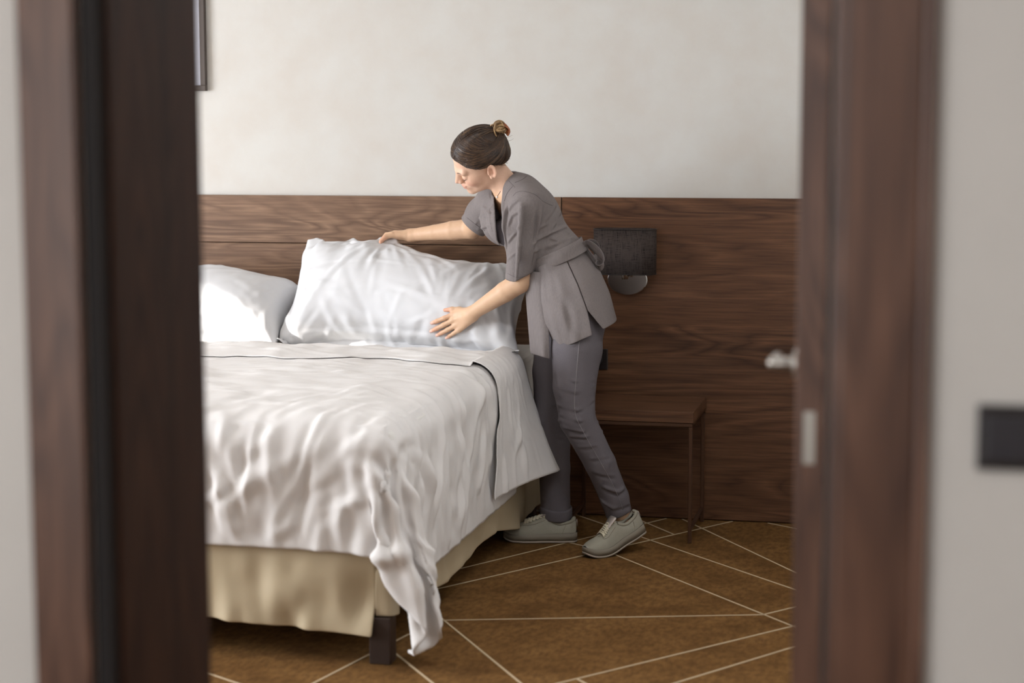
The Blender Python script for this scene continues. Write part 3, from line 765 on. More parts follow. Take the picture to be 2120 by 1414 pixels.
def sdf_mesh(fn, lo, hi, h, blk=6, slack=1.35):
    """surface nets on a dense grid whose values are computed only near the surface"""
    lo = np.asarray(lo, float); n = np.ceil((np.asarray(hi, float)-lo)/h/blk).astype(int)*blk
    nb = n//blk
    ci = np.stack(np.meshgrid(*[np.arange(k) for k in nb], indexing='ij'), -1).reshape(-1, 3)
    cc = (lo+(ci*blk+(blk-1)/2)*h).astype(np.float32)
    dc = np.concatenate([fn(c) for c in np.array_split(cc, max(1, len(cc)//400000))])
    act = np.abs(dc) < slack*h*blk*0.5*1.7321+2*h
    vol = np.repeat(np.repeat(np.repeat(dc.reshape(nb), blk, 0), blk, 1), blk, 2).astype(np.float32)
    of = np.stack(np.meshgrid(*[np.arange(blk)]*3, indexing='ij'), -1).reshape(-1, 3)
    ab = ci[act]; ch = max(1, len(ab)*blk**3//500000)
    for part in np.array_split(ab, ch):
        if not len(part): continue
        ii = (part[:, None]*blk+of[None]).reshape(-1, 3)
        vol[ii[:, 0], ii[:, 1], ii[:, 2]] = fn((lo+ii*h).astype(np.float32))
    s = vol < 0
    cnt = np.zeros(tuple(n-1), np.int8)
    for i in (0, 1):
        for j in (0, 1):
            for k in (0, 1): cnt += s[i:n[0]-1+i, j:n[1]-1+j, k:n[2]-1+k]
    cell = np.argwhere((cnt > 0) & (cnt < 8)); idx = -np.ones(tuple(n-1), np.int64); idx[tuple(cell.T)] = np.arange(len(cell))
    acc = np.zeros((len(cell), 3)); num = np.zeros(len(cell))
    cor = [(i, j, k) for i in (0, 1) for j in (0, 1) for k in (0, 1)]
    val = {c: vol[cell[:, 0]+c[0], cell[:, 1]+c[1], cell[:, 2]+c[2]] for c in cor}
    for c in cor:
        for ax in range(3):
            if c[ax] == 0:
                e = list(c); e[ax] = 1; e = tuple(e); a, b = val[c], val[e]; m = (a < 0) != (b < 0)
                t = np.where(m, a/(a-b+1e-12), 0); p = np.array(c, float)[None]+np.zeros((len(cell), 1)); p[:, ax] = t
                acc[m] += p[m]; num[m] += 1
    V = lo+(cell+acc/np.maximum(num, 1)[:, None])*h
    Q = []
    for ax in range(3):
        b1, b2 = (ax+1) % 3, (ax+2) % 3
        sl0 = [slice(1, n[d]-1) for d in range(3)]; sl1 = list(sl0)
        sl0[ax] = slice(0, n[ax]-1); sl1[ax] = slice(1, n[ax])
        s0 = s[tuple(sl0)]; s1 = s[tuple(sl1)]
        ed = np.argwhere(s0 != s1); base = np.ones(3, int); base[ax] = 0
        g = ed+base; flip = s0[tuple(ed.T)]
        def cid(d1, d2):
            q = g.copy(); q[:, b1] -= d1; q[:, b2] -= d2; return idx[q[:, 0], q[:, 1], q[:, 2]]
        q = np.stack([cid(1, 1), cid(0, 1), cid(0, 0), cid(1, 0)], 1)
        q[~flip] = q[~flip][:, ::-1]; Q.append(q)
    Q = np.concatenate(Q); Q = Q[(Q >= 0).all(1)]
    return V, Q
def relax(V, Q, it=2, lam=0.5):
    E = np.concatenate([Q[:, [0, 1]], Q[:, [1, 2]], Q[:, [2, 3]], Q[:, [3, 0]]]); n = len(V)
    deg = np.bincount(E[:, 0], minlength=n)+np.bincount(E[:, 1], minlength=n)+1e-9
    for _ in range(it):
        S = np.zeros_like(V)
        for ax in range(3): S[:, ax] = np.bincount(E[:, 0], V[E[:, 1], ax], minlength=n)+np.bincount(E[:, 1], V[E[:, 0], ax], minlength=n)
        V = V+lam*(S/deg[:, None]-V)
    return V
def vnormals(V, Q):
    n_ = np.cross(V[Q[:, 2]]-V[Q[:, 0]], V[Q[:, 3]]-V[Q[:, 1]]); N_ = np.zeros_like(V)
    for q in range(4):
        for ax in range(3): N_[:, ax] += np.bincount(Q[:, q], n_[:, ax], minlength=len(V))
    return N_/(np.linalg.norm(N_, axis=1)[:, None]+1e-12)
class Surf:
    """ray queries against a modelled surface"""
    def __init__(s, V, Q): s.t = BVHTree.FromPolygons([tuple(map(float, v)) for v in V], [tuple(map(int, q)) for q in Q])
    def eye(s, px, py, depth=6.6):
        d = unit(at(px, py, 1.0)-CAM); h = s.t.ray_cast(Vector(CAM), Vector(d))
        if h[0] is None:
            q = s.t.find_nearest(Vector(at(px, py, depth))); return np.array(q[0]), np.array(q[1])
        return np.array(h[0]), np.array(h[1])
    def along(s, o, d):
        h = s.t.ray_cast(Vector(o), Vector(unit(d)))
        if h[0] is None:
            q = s.t.find_nearest(Vector(o)); return np.array(q[0]), np.array(q[1])
        return np.array(h[0]), np.array(h[1])
    def near(s, p):
        q = s.t.find_nearest(Vector(p)); return np.array(q[0]), np.array(q[1])
def crease(V, N_, a, b, wid, amp, asym=0.5):
    """a soft fold: ridge along a segment with a valley beside it"""
    a = np.asarray(a); b = np.asarray(b); ba = b-a; L = np.linalg.norm(ba)
    t = ((V-a)@ba)/(L*L); tc = np.clip(t, 0, 1); q = V-a-tc[:, None]*ba; d = np.linalg.norm(q, axis=1)
    m = d < 3*wid
    if not m.any(): return V
    side = unit(np.cross(ba, unit(CAM-a))); x = (q[m]@side)/wid; dd = d[m]/wid
    fade = np.sin(PI*np.clip(0.12+0.76*tc[m], 0, 1))
    f = np.exp(-dd**2)-asym*np.exp(-((x-1.4)**2)-np.maximum(dd**2-x*x, 0))
    V = V.copy(); V[m] += N_[m]*(amp*fade*f)[:, None]; return V
def vec_view(x, y, z):
    """direction given as (image right, image up, towards the viewer)"""
    return RGT*x+UPV*y-FWD*z
# ------------------------------------------------------------------ the woman
def skin_mat():
    k = NT('skin'); at_ = k.n('ShaderNodeAttribute'); at_.attribute_name = 'tint'
    v = k.coords(); a = k.noise(v, 60, 4, 0.6)
    c = k.mix(k.ramp(a, [(0.3, (0, 0, 0, 1)), (0.7, (0.35, 0.35, 0.35, 1))]), at_.outputs[0], lin(206, 158, 128))
    k.col(c).set(0.48, 0, 0.35)
    k.bump(k.noise(v, 420, 3, 0.6), 0.08, 0.001); return k.m
M['skin'] = skin_mat()
def hair_mat(name, c0, c1):
    k = NT(name); a = k.noise(k.coords(), 55, 4, 0.6); b_ = k.n('ShaderNodeNewGeometry')
    k.col(k.ramp(a, [(0.35, c0), (0.68, c1)])).set(0.38, 0, 0.45); return k.m
M['hair'] = hair_mat('hair_brown', lin(50, 36, 28), lin(82, 61, 45))
M['hair_dark'] = hair_mat('hair_dark', lin(46, 33, 26), lin(64, 47, 37))
M['hair_blond'] = hair_mat('hair_ends', lin(118, 90, 60), lin(182, 150, 108))
def uniform_mat(name, c0, c1, stretch=(1, 1, 0.05)):
    k = NT(name); a = k.noise(k.coords(stretch), 520, 3, 0.6)
    k.col(k.ramp(a, [(0.3, c0), (0.72, c1)])).set(0.82, 0, 0.2, 0.1)
    k.bump(a, 0.18, 0.0015); return k.m
M['tunic'] = uniform_mat('tunic_cloth', lin(115, 108, 107), lin(132, 124, 122))
M['trousers'] = uniform_mat('trouser_cloth', lin(97, 92, 96), lin(108, 103, 107), (1, 1, 1))
M['seam'] = plain('seam_thread', lin(98, 91, 90), 0.9)
M['stitch'] = plain('light_stitch', lin(140, 134, 136), 0.9)
M['cami'] = plain('camisole', lin(70, 64, 68), 0.9)

# -- joints, placed in the room by where the photo shows them and how far they stand away
J = dict(
    hipN=at(1192, 650, 6.575), kneeN=at(1186, 858, 6.53), calfN=at(1238, 955, 6.56), ankN=at(1283, 1058, 6.62),
    hipF=at(1168, 648, 6.74), kneeF=at(1140, 862, 6.74), ankF=at(1150, 1062, 6.775),
    waist=at(1152, 535, 6.65), rib=at(1100, 446, 6.64), neckB=at(1060, 380, 6.645),
    shN=at(1090, 418, 6.515), elN=at(1077, 584, 6.60), shF=at(1022, 412, 6.765), elF=at(976, 473, 6.94), wrF=at(850, 487, 7.055))
SP = unit(at(1055, 370, 6.64)-at(1185, 610, 6.65))                      # along the spine
LAT = unit(J['shN']-J['shF']); LAT = unit(LAT-SP*(LAT@SP)); FRT = unit(np.cross(SP, LAT))
if FRT@RGT > 0: FRT = -FRT
AX = np.array([SP, LAT, FRT])
LATP = unit(J['hipN']-J['hipF']); 
# head frame
def head_axes(p, rho, yaw):
    p, rho, yaw = map(math.radians, (p, rho, yaw))
    w0 = np.array([-math.cos(p), -math.sin(p), 0]); u0 = np.array([-math.sin(p), math.cos(p), 0]); l0 = np.array([0, 0, 1.0])
    u = math.cos(rho)*u0+math.sin(rho)*l0; l = math.cos(rho)*l0-math.sin(rho)*u0
    w = math.cos(yaw)*w0+math.sin(yaw)*l; l2 = math.cos(yaw)*l-math.sin(yaw)*w0
    return [vec_view(*k) for k in (w, l2, u)]
HW, HL, HU = head_axes(28, 37, 3)
HO = at(998, 334, 6.605)
HM = np.array([HW, HL, HU])
def hp(x, y, z): return HO+HW*x+HL*y+HU*z
def to_head(P): return (P-A3(HO))@A3(HM).T
I3 = np.eye(3)
def s_head(P):
    q = to_head(P); s = q.copy(); s[:, 1] = np.abs(s[:, 1])                # mirrored halves
    d = s_ell(s, (-0.003, 0, 0.040), I3, (0.0955, 0.0735, 0.083))
    d = smin(d, s_ell(s, (0.030, 0, -0.030), I3, (0.056, 0.056, 0.070)), 0.03)
    d = smin(d, s_cone(s, (0.004, 0.046, -0.044), (0.074, 0.010, -0.080), 0.016, 0.013), 0.022)
    d = smin(d, s_ell(s, (0.0785, 0, -0.079), I3, (0.0155, 0.018, 0.0135)), 0.014)          # chin
    d = smin(d, s_ell(s, (0.057, 0.036, -0.022), I3, (0.030, 0.024, 0.025)), 0.02)         # cheek
    d = smin(d, s_cone(s, (0.080, 0.038, 0.020), (0.0905, 0.008, 0.017), 0.011, 0.010), 0.014)  # brow
    d = smax(d, -s_ell(s, (0.1035, 0.034, -0.001), I3, (0.015, 0.016, 0.010)), 0.010)      # socket
    d = smin(d, s_ell(s, (0.0800, 0.0325, -0.002), I3, (0.0120, 0.0145, 0.0110)), 0.005)   # closed lid
    d = smin(d, s_ell(s, (0.076, 0, -0.051), I3, (0.0225, 0.027, 0.021)), 0.014)           # muzzle
    d = smin(d, s_cone(s, (0.0915, 0, 0.012), (0.0960, 0, -0.0225), 0.0075, 0.0135), 0.008)  # nose flanks
    d = smin(d, s_cone(s, (0.0935, 0, 0.012), (0.1125, 0, -0.0220), 0.0058, 0.0074), 0.008)  # nose ridge
    d = smin(d, s_ball(s, (0.1020, 0.0100, -0.0265), 0.0060), 0.007)                         # nostril wing
    d = smax(d, -s_ball(s, (0.1060, 0.0060, -0.0345), 0.0032), 0.003)
    lip = smin(s_ell(s, (0.0950, 0.004, -0.0470), I3, (0.0085, 0.0165, 0.0050)), s_ell(s, (0.0930, 0.0, -0.0570), I3, (0.0090, 0.0155, 0.0056)), 0.0018)
    d = smin(d, lip, 0.0045)
    d = smax(d, -s_ell(s, (0.1025, 0.0, -0.0520), I3, (0.0075, 0.021, 0.0011)), 0.002)      # mouth line
    d = smax(d, -s_ball(s, (0.0975, 0.0255, -0.0505), 0.004), 0.006)                         # mouth corner (smile)
    # ear: shell, rim, hollow, tragus and lobe
    ea = unit((-0.25, 0.05, 1)); eb = unit((0.86, -0.48, 0.17)); ec = unit(np.cross(ea, eb)); eb = np.cross(ec, ea); ex = np.array([ea, eb, ec]); eo = np.array([-0.008, 0.0815, -0.006])
    ear = s_ell(s, eo, ex, (0.0265, 0.0165, 0.0062))
    nrm_ = ec if ec[1] > 0 else -ec
    ear = smax(ear, -s_ell(s, eo+nrm_*0.0055+eb*0.002-ea*0.002, ex, (0.0180, 0.0105, 0.0090)), 0.002)
    rim = [eo+ea*0.0255*math.cos(t)+eb*0.0155*math.sin(t)+nrm_*0.003 for t in np.linspace(-2.6, 0.9, 9)]
    ear = smin(ear, s_chain(s, rim, [0.0030]*9, 0.002), 0.003)
    ear = smin(ear, s_cone(s, eo+eb*0.0125-ea*0.004+nrm_*0.002, eo+eb*0.0125-ea*0.010+nrm_*0.002, 0.0036, 0.0036), 0.004)
    ear = smin(ear, s_ball(s, eo-ea*0.0255+eb*0.004, 0.0062), 0.007)
    return smin(d, ear, 0.0045)
NK0, NK1 = hp(-0.018, 0.0, -0.045), at(1054, 394, 6.645)
def s_chest(P):
    d = s_cone(P, NK0, NK1, 0.0485, 0.050)
    d = smin(d, s_cone(P, at(1082, 418, 6.58), at(1042, 412, 6.72), 0.038, 0.038), 0.04)
    d = smin(d, s_ell(P, at(1092, 448, 6.645), AX, (0.125, 0.125, 0.084)), 0.04)
    d = smin(d, s_cone(P, hp(-0.004, 0.040, -0.035), at(1037, 412, 6.645), 0.010, 0.012), 0.016)   # neck tendon
    return d
def s_headneck(P): return smin(s_head(P), s_chest(P), 0.022)
hv, hq = sdf_mesh(s_headneck, np.minimum(HO-0.145, at(1130, 470, 6.5))-0.02, np.maximum(HO+0.155, at(1000, 340, 6.78))+[0.03, 0.05, 0.02], 0.0018)
hv = relax(hv, hq, 1, 0.4); headS = Surf(hv, hq)

# -- hands
bigS = Surf(BIG_V, BIG_Q)
def on_pillow(px, py, lift):
    p, n_ = bigS.eye(px, py, 6.8); return p-unit(p-CAM)*lift
def s_fingers(P, chains, k=0.004):
    d = None
    for pts, rad in chains:
        e = s_chain(P, pts, rad, 0.004); d = e if d is None else smin(d, e, 0.0025)
    return d
wrN = on_pillow(975, 650, 0.040)
mcp = [on_pillow(939, 651, 0.017), on_pillow(938, 663, 0.019), on_pillow(943, 674, 0.018), on_pillow(950, 683, 0.015)]
tips = [on_pillow(893.5, 669, 0.008), on_pillow(892, 686, 0.008), on_pillow(904.5, 694.5, 0.008), on_pillow(924, 700, 0.007)]
def finger(m, t, lift, r):
    a = m+(t-m)*0.42+unit(CAM-m)*lift; b_ = m+(t-m)*0.74+unit(CAM-m)*lift*0.7
    return ([m, a, b_, t], r)
N_F = [finger(mcp[0], tips[0], 0.006, (0.0098, 0.0086, 0.0078, 0.0062)), finger(mcp[1], tips[1], 0.007, (0.0100, 0.0088, 0.0080, 0.0063)),
       finger(mcp[2], tips[2], 0.006, (0.0096, 0.0083, 0.0076, 0.0060)), finger(mcp[3], tips[3], 0.004, (0.0086, 0.0072, 0.0066, 0.0052))]
thN = ([wrN+(mcp[0]-wrN)*0.18+UPV*0.006, on_pillow(951, 642, 0.019), on_pillow(936, 640.5, 0.015), on_pillow(921, 642, 0.009)], (0.0150, 0.0120, 0.0092, 0.0066))
def s_armN(P):
    d = s_chain(P, [J['shN'], J['elN']], [0.046, 0.0390], 0.004)
    mid = J['elN']*0.70+wrN*0.30
    d = smin(d, s_chain(P, [J['elN'], mid, wrN], [0.0385, 0.0370, 0.0240], 0.004), 0.006)
    pal = None
    for i, m in enumerate(mcp):
        e = s_cone(P, wrN+(m-mcp[1])*0.35, m, 0.0165, 0.0108); pal = e if pal is None else smin(pal, e, 0.010)
    d = smin(d, pal, 0.016)
    d = smin(d, s_chain(P, thN[0], thN[1], 0.006), 0.010)
    return smin(d, s_fingers(P, N_F), 0.0055)
av, aq = sdf_mesh(s_armN, np.min([J['shN'], J['elN'], wrN, *tips], 0)-0.06, np.max([J['shN'], J['elN'], wrN, *tips], 0)+0.06, 0.0022)
av = relax(av, aq, 1, 0.4)
# far hand: thumb on the front of the pillow's top edge, fingers behind it
wrF = J['wrF']
mF = [at(818, 483, 7.075), at(817, 486, 7.095), at(819, 489, 7.112), at(823, 492, 7.127)]
thF = ([at(838, 486, 7.045), at(812, 486, 7.045), at(797, 491, 7.038), at(788, 501, 7.028)], (0.0140, 0.0112, 0.0092, 0.0070))
FF = []
for i, m in enumerate(mF):
    x = (792, 793, 797, 803)[i]
    FF.append(([m, at(x+8, 486+2*i, 7.090+0.018*i), at(x-2, 498+2*i, 7.10+0.018*i), at(x+2, 513+2*i, 7.095+0.016*i)], (0.0100, 0.0088, 0.0080, 0.0064)))
def s_armF(P):
    d = s_chain(P, [J['shF'], J['elF']], [0.046, 0.0395], 0.004)
    d = smin(d, s_chain(P, [J['elF'], J['elF']*0.7+wrF*0.3, J['elF']*0.4+wrF*0.6, wrF], [0.0385, 0.0360, 0.0292, 0.0235], 0.004), 0.006)
    pal = None
    for i, m in enumerate(mF):
        e = s_cone(P, wrF+(m-mF[1])*0.4, m, 0.0160, 0.0112); pal = e if pal is None else smin(pal, e, 0.012)
    d = smin(d, pal, 0.016)
    d = smin(d, s_chain(P, thF[0], thF[1], 0.006), 0.010)
    return smin(d, s_fingers(P, FF), 0.0055)
fpts = [J['shF'], J['elF'], wrF]+[q for c in FF for q in c[0]]
fv, fq = sdf_mesh(s_armF, np.min(fpts, 0)-0.06, np.max(fpts, 0)+0.06, 0.0024)
fv = relax(fv, fq, 1, 0.4)
# trunk and legs under the clothes, ankles in view
def s_trunk(P):
    d = s_ell(P, J['rib'], AX, (0.15, 0.135, 0.092))
    d = smin(d, s_ell(P, J['waist'], AX, (0.12, 0.105, 0.072)), 0.05)
    d = smin(d, s_cone(P, J['hipN'], J['hipF'], 0.066, 0.066), 0.06)
    d = smin(d, s_chain(P, [J['hipN'], J['kneeN'], J['calfN'], J['ankN'], at(1300, 1095, 6.64)], [0.058, 0.038, 0.034, 0.030, 0.032], 0.02), 0.04)
    d = smin(d, s_chain(P, [J['hipF'], J['kneeF'], J['ankF'], at(1152, 1100, 6.775)], [0.064, 0.040, 0.032, 0.034], 0.02), 0.04)
    d = smin(d, s_cone(P, J['shN'], J['shF'], 0.040, 0.040), 0.03)
    return d
tpts = [J[k] for k in J if k not in ('wrF', 'elF', 'elN')]+[at(1300, 1095, 6.64), at(1152, 1100, 6.775)]
tv, tq = sdf_mesh(s_trunk, np.min(tpts, 0)-0.13, np.max(tpts, 0)+0.13, 0.008)
# one body mesh with its skin tints
BASE_F = np.array([p for p in lin(226, 187, 162)[:3]]); BASE_A = np.array(lin(214, 178, 146)[:3])
def tint_head(V):
    q = (V-HO)@HM.T; c = np.tile(BASE_F, (len(V), 1))
    def blend(c, m, col): return c*(1-m[:, None])+np.array(col[:3])*m[:, None]
    ay = np.abs(q[:, 1])
    low = np.clip((-0.085-q[:, 2])/0.03, 0, 1); c = blend(c, low, lin(216, 176, 140))
    chk = np.exp(-(((q[:, 0]-0.075)/0.03)**2+((ay-0.045)/0.022)**2+((q[:, 2]+0.03)/0.02)**2)); c = blend(c, 0.45*chk, lin(222, 150, 130))
    nos = np.exp(-(((q[:, 0]-0.115)/0.014)**2+(q[:, 1]/0.012)**2+((q[:, 2]+0.027)/0.012)**2)); c = blend(c, 0.35*nos, lin(220, 150, 130))
    lp__ = np.exp(-((ay/0.019)**4+((q[:, 2]+0.0520)/0.0090)**4))*(q[:, 0] > 0.084); c = blend(c, 0.8*lp__, lin(186, 112, 104))
    ear = np.exp(-(((q[:, 0]+0.014)/0.02)**2+((ay-0.082)/0.012)**2+(q[:, 2]/0.03)**2)); c = blend(c, 0.35*ear, lin(222, 150, 128))
    return c
def tint_hand(V, nails, reds):
    c = np.tile(BASE_A, (len(V), 1))
    for p, r, col, amt in reds+nails:
        m = amt*np.exp(-(np.linalg.norm(V-p, axis=1)/r)**4)[:, None]; c = c*(1-m)+np.array(col[:3])*m
    return c
NAIL = lin(236, 196, 184)
nl = [(t+unit(CAM-t)*0.006, 0.008, NAIL, 0.8) for t in tips]; rd = [(t, 0.03, lin(220, 160, 134), 0.6) for t in tips]+[(thN[0][3], 0.03, lin(218, 154, 130), 0.7)]
ct = np.concatenate([tint_head(hv), tint_hand(av, nl, rd), tint_hand(fv, [], [(thF[0][3], 0.03, lin(218, 154, 130), 0.6)]), np.tile(BASE_A, (len(tv), 1))])
bv = np.concatenate([hv, av, fv, tv]); o1, o2, o3 = len(hv), len(hv)+len(av), len(hv)+len(av)+len(fv)
bq = np.concatenate([hq, aq+o1, fq+o2, tq+o3])
W_LOC = np.array([-0.45, -0.60, 0.0])
WOMAN = empty('person', W_LOC)
tag(WOMAN, 'woman in grey tunic and trousers bending over the bed, arranging the pillow', 'person')
bm_ = quads_mesh('body', bv-W_LOC, bq)
ca = bm_.color_attributes.new('tint', 'FLOAT_COLOR', 'POINT'); ca.data.foreach_set('color', np.c_[ct, np.ones(len(ct))].astype(np.float32).ravel())
obj('body', bm_, M['skin'], WOMAN, True)
def wpart(name, V, Q, mat, parent=None):
    return obj(name, quads_mesh(name, V-W_LOC, Q), mat, parent or WOMAN, True)
def wtubes(name, tubes, mat, parent=None, seg=6, flat=1.0):
    mb = MB()
    for path, r in tubes: mb.tube(np.asarray(path)-W_LOC, r, seg, flat=flat)
    return mb.build(name, mat, parent or WOMAN)
# -- eyebrows, lashes on the modelled face
def face_pt(y, z, off):
    p, n_ = headS.along(hp(0.2, y, z), -HW); return p+n_*off
for sgn in (1, -1):
    br = [face_pt(sgn*y, z, 0.0002 if sgn > 0 else -0.0012) for y, z in ((0.014, 0.0165), (0.024, 0.0205), (0.036, 0.0215), (0.046, 0.0170))]
    wtubes('eyebrow', [(smooth_path(br, 14), np.interp(np.linspace(0, 1, 14), [0, 0.3, 1], [0.0014, 0.0018, 0.0006]))], M['hair'])
    la = [face_pt(sgn*y, z, 0.0003) for y, z in ((0.0205, -0.0060), (0.027, -0.0085), (0.034, -0.0090), (0.0415, -0.0070), (0.046, -0.0045))]
    tb_ = [(smooth_path(la, 14), 0.0007)]
    for i in range(9):
        p = smooth_path(la, 30)[4+i*3]; tb_.append(([p, p+HW*0.004-HU*0.0025, p+HW*0.0075-HU*0.0030+HL*sgn*0.001], [0.0004, 0.0003, 0.0001]))
    wtubes('eyelashes', tb_, M['hair'], None, 4)
# -- hair: a combed cap with locks gathered into a curly knot held by a claw clip
HZ = (np.array([-0.12, -0.085, -0.05, -0.028, 0.0, 0.03, 0.06, 0.080, 0.12]), np.array([-0.030, -0.030, -0.022, 0.000, 0.008, 0.018, 0.038, 0.064, 0.085]))
def s_cap(P):
    q = to_head(P)
    d = s_ell(q, (-0.006, 0, 0.041), I3, (0.1065, 0.0830, 0.0925))
    d = smin(d, s_ell(q, (-0.062, 0, 0.004), I3, (0.040, 0.056, 0.046)), 0.03)
    zmin = np.interp(q[:, 0], HZ[0], HZ[1]).astype(np.float32)+0.10*np.clip(0.03-np.abs(q[:, 1]), 0, 1)*(q[:, 0] > 0.05)*0.25
    return smax(d, (zmin-q[:, 2])*0.8, 0.012)
cv, cq = sdf_mesh(s_cap, HO-0.16, HO+0.17, 0.003)
cv = relax(cv, cq, 2); capS = Surf(cv, cq)
BUN = np.array([-0.098, 0.004, 0.078])
HAIR = wpart('hair', cv, cq, M['hair_dark'])
def lock(path_local, off0, off1, n=22):
    out = []
    for i, p in enumerate(path_local):
        t = i/(len(path_local)-1); q, n_ = capS.near(hp(*p)); out.append(q+n_*(off0+(off1-off0)*t))
    return np.array(out)
def bez(a, b, c, d, n=22):
    t = np.linspace(0, 1, n)[:, None]; return a*(1-t)**3+3*b*t*(1-t)**2+3*c*t*t*(1-t)+d*t**3
hr = np.random.default_rng(11); locks = []; fine = []; dark_ = []
PART = np.array([(0.088, 0.016, 0.070), (0.070, 0.018, 0.100), (0.035, 0.018, 0.122), (0.0, 0.014, 0.131), (-0.03, 0.010, 0.128)])
EDGE = np.array([(0.086, 0.016, 0.074), (0.078, 0.040, 0.062), (0.058, 0.060, 0.042), (0.030, 0.073, 0.024), (0.0, 0.078, 0.020), (-0.028, 0.074, 0.006), (-0.050, 0.060, -0.020), (-0.078, 0.030, -0.030), (-0.086, 0.0, -0.032)])
for sgn in (1, -1):
    for k in range(300):
        if k < 160:
            s_ = smooth_path(PART, 60)[int(hr.random()*59)]*np.array([1, 1, 1]); s_[1] = s_[1]+(0.002 if sgn > 0 else -0.004)
            out_ = 0.085+0.02*hr.random()
            b1 = s_+np.array([-0.02, sgn*out_*0.8, -0.035-0.02*hr.random()]); b2 = np.array([-0.075, sgn*(0.05+0.02*hr.random()), 0.02+0.05*hr.random()])
        else:
            s_ = smooth_path(EDGE, 90)[int(hr.random()*89)].copy(); s_[1] *= sgn
            b1 = s_+np.array([-0.045, sgn*0.018, 0.0]); b2 = np.array([-0.095, sgn*(0.035+0.02*hr.random()), 0.02*hr.random()+0.02])
        e_ = BUN+np.array([0.004, sgn*0.012*hr.random(), 0.0])+hr.normal(0, 0.005, 3)
        p = lock(bez(s_, b1, b2, e_), 0.0002+0.0008*hr.random(), 0.0015+0.002*hr.random())
        r = np.interp(np.linspace(0, 1, len(p)), [0, 0.15, 0.8, 1], [0.0006, 0.0014, 0.0015, 0.0010])*(0.6+0.7*hr.random())
        (locks, fine, dark_)[0 if (q_ := hr.random()) < 0.5 else 1 if q_ < 0.72 else 2].append((p, r))
for k in range(150):
    s_ = np.array([hr.uniform(-0.075, 0.030), hr.uniform(-0.045, 0.045), 0.12]); e_ = BUN+hr.normal(0, 0.006, 3)
    p = lock(bez(s_, s_+np.array([-0.02, 0.0, 0.0]), BUN+np.array([0.02, s_[1]*0.5, 0.02]), e_, 14), 0.0004, 0.0020+0.002*hr.random())
    r = np.interp(np.linspace(0, 1, 14), [0, 0.2, 0.8, 1], [0.0004, 0.0014, 0.0015, 0.0010])*(0.6+0.7*hr.random())
    (locks, fine, dark_)[0 if (q_ := hr.random()) < 0.5 else 1 if q_ < 0.75 else 2].append((p, r))
tag(wtubes('locks', locks, M['hair'], HAIR, 6, 0.6), kind='stuff')
tag(wtubes('dark_locks', dark_, M['hair_dark'], HAIR, 6, 0.6), kind='stuff')
M['hair_mid'] = hair_mat('hair_light_streaks', lin(92, 70, 52), lin(122, 95, 69))
wtubes('light_streaks', [(p+0*p, r*0.85) for p, r in fine], M['hair_mid'], HAIR, 5, 0.6)
knot = []
bc = hp(*(BUN+np.array([-0.006, 0.006, 0.004])))
for k in range(17):
    ax1 = unit(hr.normal(size=3)); ax2 = unit(np.cross(ax1, hr.normal(size=3))); rad = 0.012+0.010*hr.random(); c0 = bc+hr.normal(0, 0.0085, 3)+HU*0.004*k/6
    t = np.linspace(0, 2*PI*(0.8+0.3*hr.random()), 26)
    knot.append((c0+rad*(np.cos(t)[:, None]*ax1+np.sin(t)[:, None]*ax2)+np.linspace(0, 0.006, 26)[:, None]*HU, 0.0026+0.0016*hr.random()))
for a_, b_ in ((-0.2, 0.018), (0.5, 0.022), (1.2, 0.016)):
    t = np.linspace(0, 1.7*PI, 22); c0 = bc+UPV*0.016-RGT*(0.004-0.004*a_)
    knot.append((c0+b_*0.6*(np.cos(t)[:, None]*unit(RGT*math.cos(a_)+FWD*math.sin(a_))+np.sin(t)[:, None]*UPV), 0.0009))
wtubes('knot', knot, M['hair_blond'], HAIR, 6)
fly = []
for k in range(3):
    s_ = hp(-0.100, 0.020, 0.045+0.012*k); fly.append((smooth_path([s_, s_+vec_view(0.02, -0.004+0.004*k, 0.01), s_+vec_view(0.036, 0.004+0.003*k, 0.01)], 10), np.linspace(0.0008, 0.0003, 10)))
ed = smooth_path(EDGE, 120)
for k in range(46):
    e0 = ed[int(hr.uniform(34, 119))].copy(); s_, n_ = capS.near(hp(*e0)); ln_ = hr.uniform(0.006, 0.018)
    fly.append((smooth_path([s_+HU*0.006+n_*0.001, s_+n_*0.001, s_-HU*ln_*0.6-HW*ln_*0.5+n_*0.0005], 8), np.linspace(0.0007, 0.0003, 8)))
tag(wtubes('stray_strands', fly, M['hair_mid'], HAIR, 5), kind='stuff')
M['clip'] = plain('tortoise_clip', lin(150, 84, 48), 0.25)
cl = []
for k in range(-2, 3):
    c0 = bc+vec_view(0.024, -0.002, 0.002)
    t = np.linspace(-0.9, 1.4, 12); dr = HL*0.006*k
    cl.append((c0+dr+0.019*(np.cos(t)[:, None]*unit(RGT+0.2*UPV)+np.sin(t)[:, None]*UPV)-RGT*0.012, 0.0036))
wtubes('hair_clip', cl, M['clip'])
# ear stud and pendant
def ball(name, c, r, mat):
    bm = bmesh.new(); bmesh.ops.create_uvsphere(bm, u_segments=14, v_segments=10, radius=r, matrix=Matrix.Translation(Vector(c-W_LOC)))
    return obj(name, bm_mesh(name, bm), mat, WOMAN, True)
ep, en = headS.along(hp(-0.0095, 0.2, -0.0325), -HL); ball('ear_stud', ep+en*0.001, 0.0028, M['chrome'])
ck = [headS.eye(x, y, 6.6)[0] for x, y in ((1036, 396), (1033, 401), (1030.5, 405), (1029, 408))]
wtubes('necklace', [([p-unit(p-CAM)*0.001 for p in smooth_path(ck, 12)], 0.0007)], plain('cord_black', lin(30, 26, 26), 0.7), None, 5)
ball('pendant', ck[-1]-unit(ck[-1]-CAM)*0.003, 0.0042, plain('pearl', lin(232, 226, 220), 0.2))

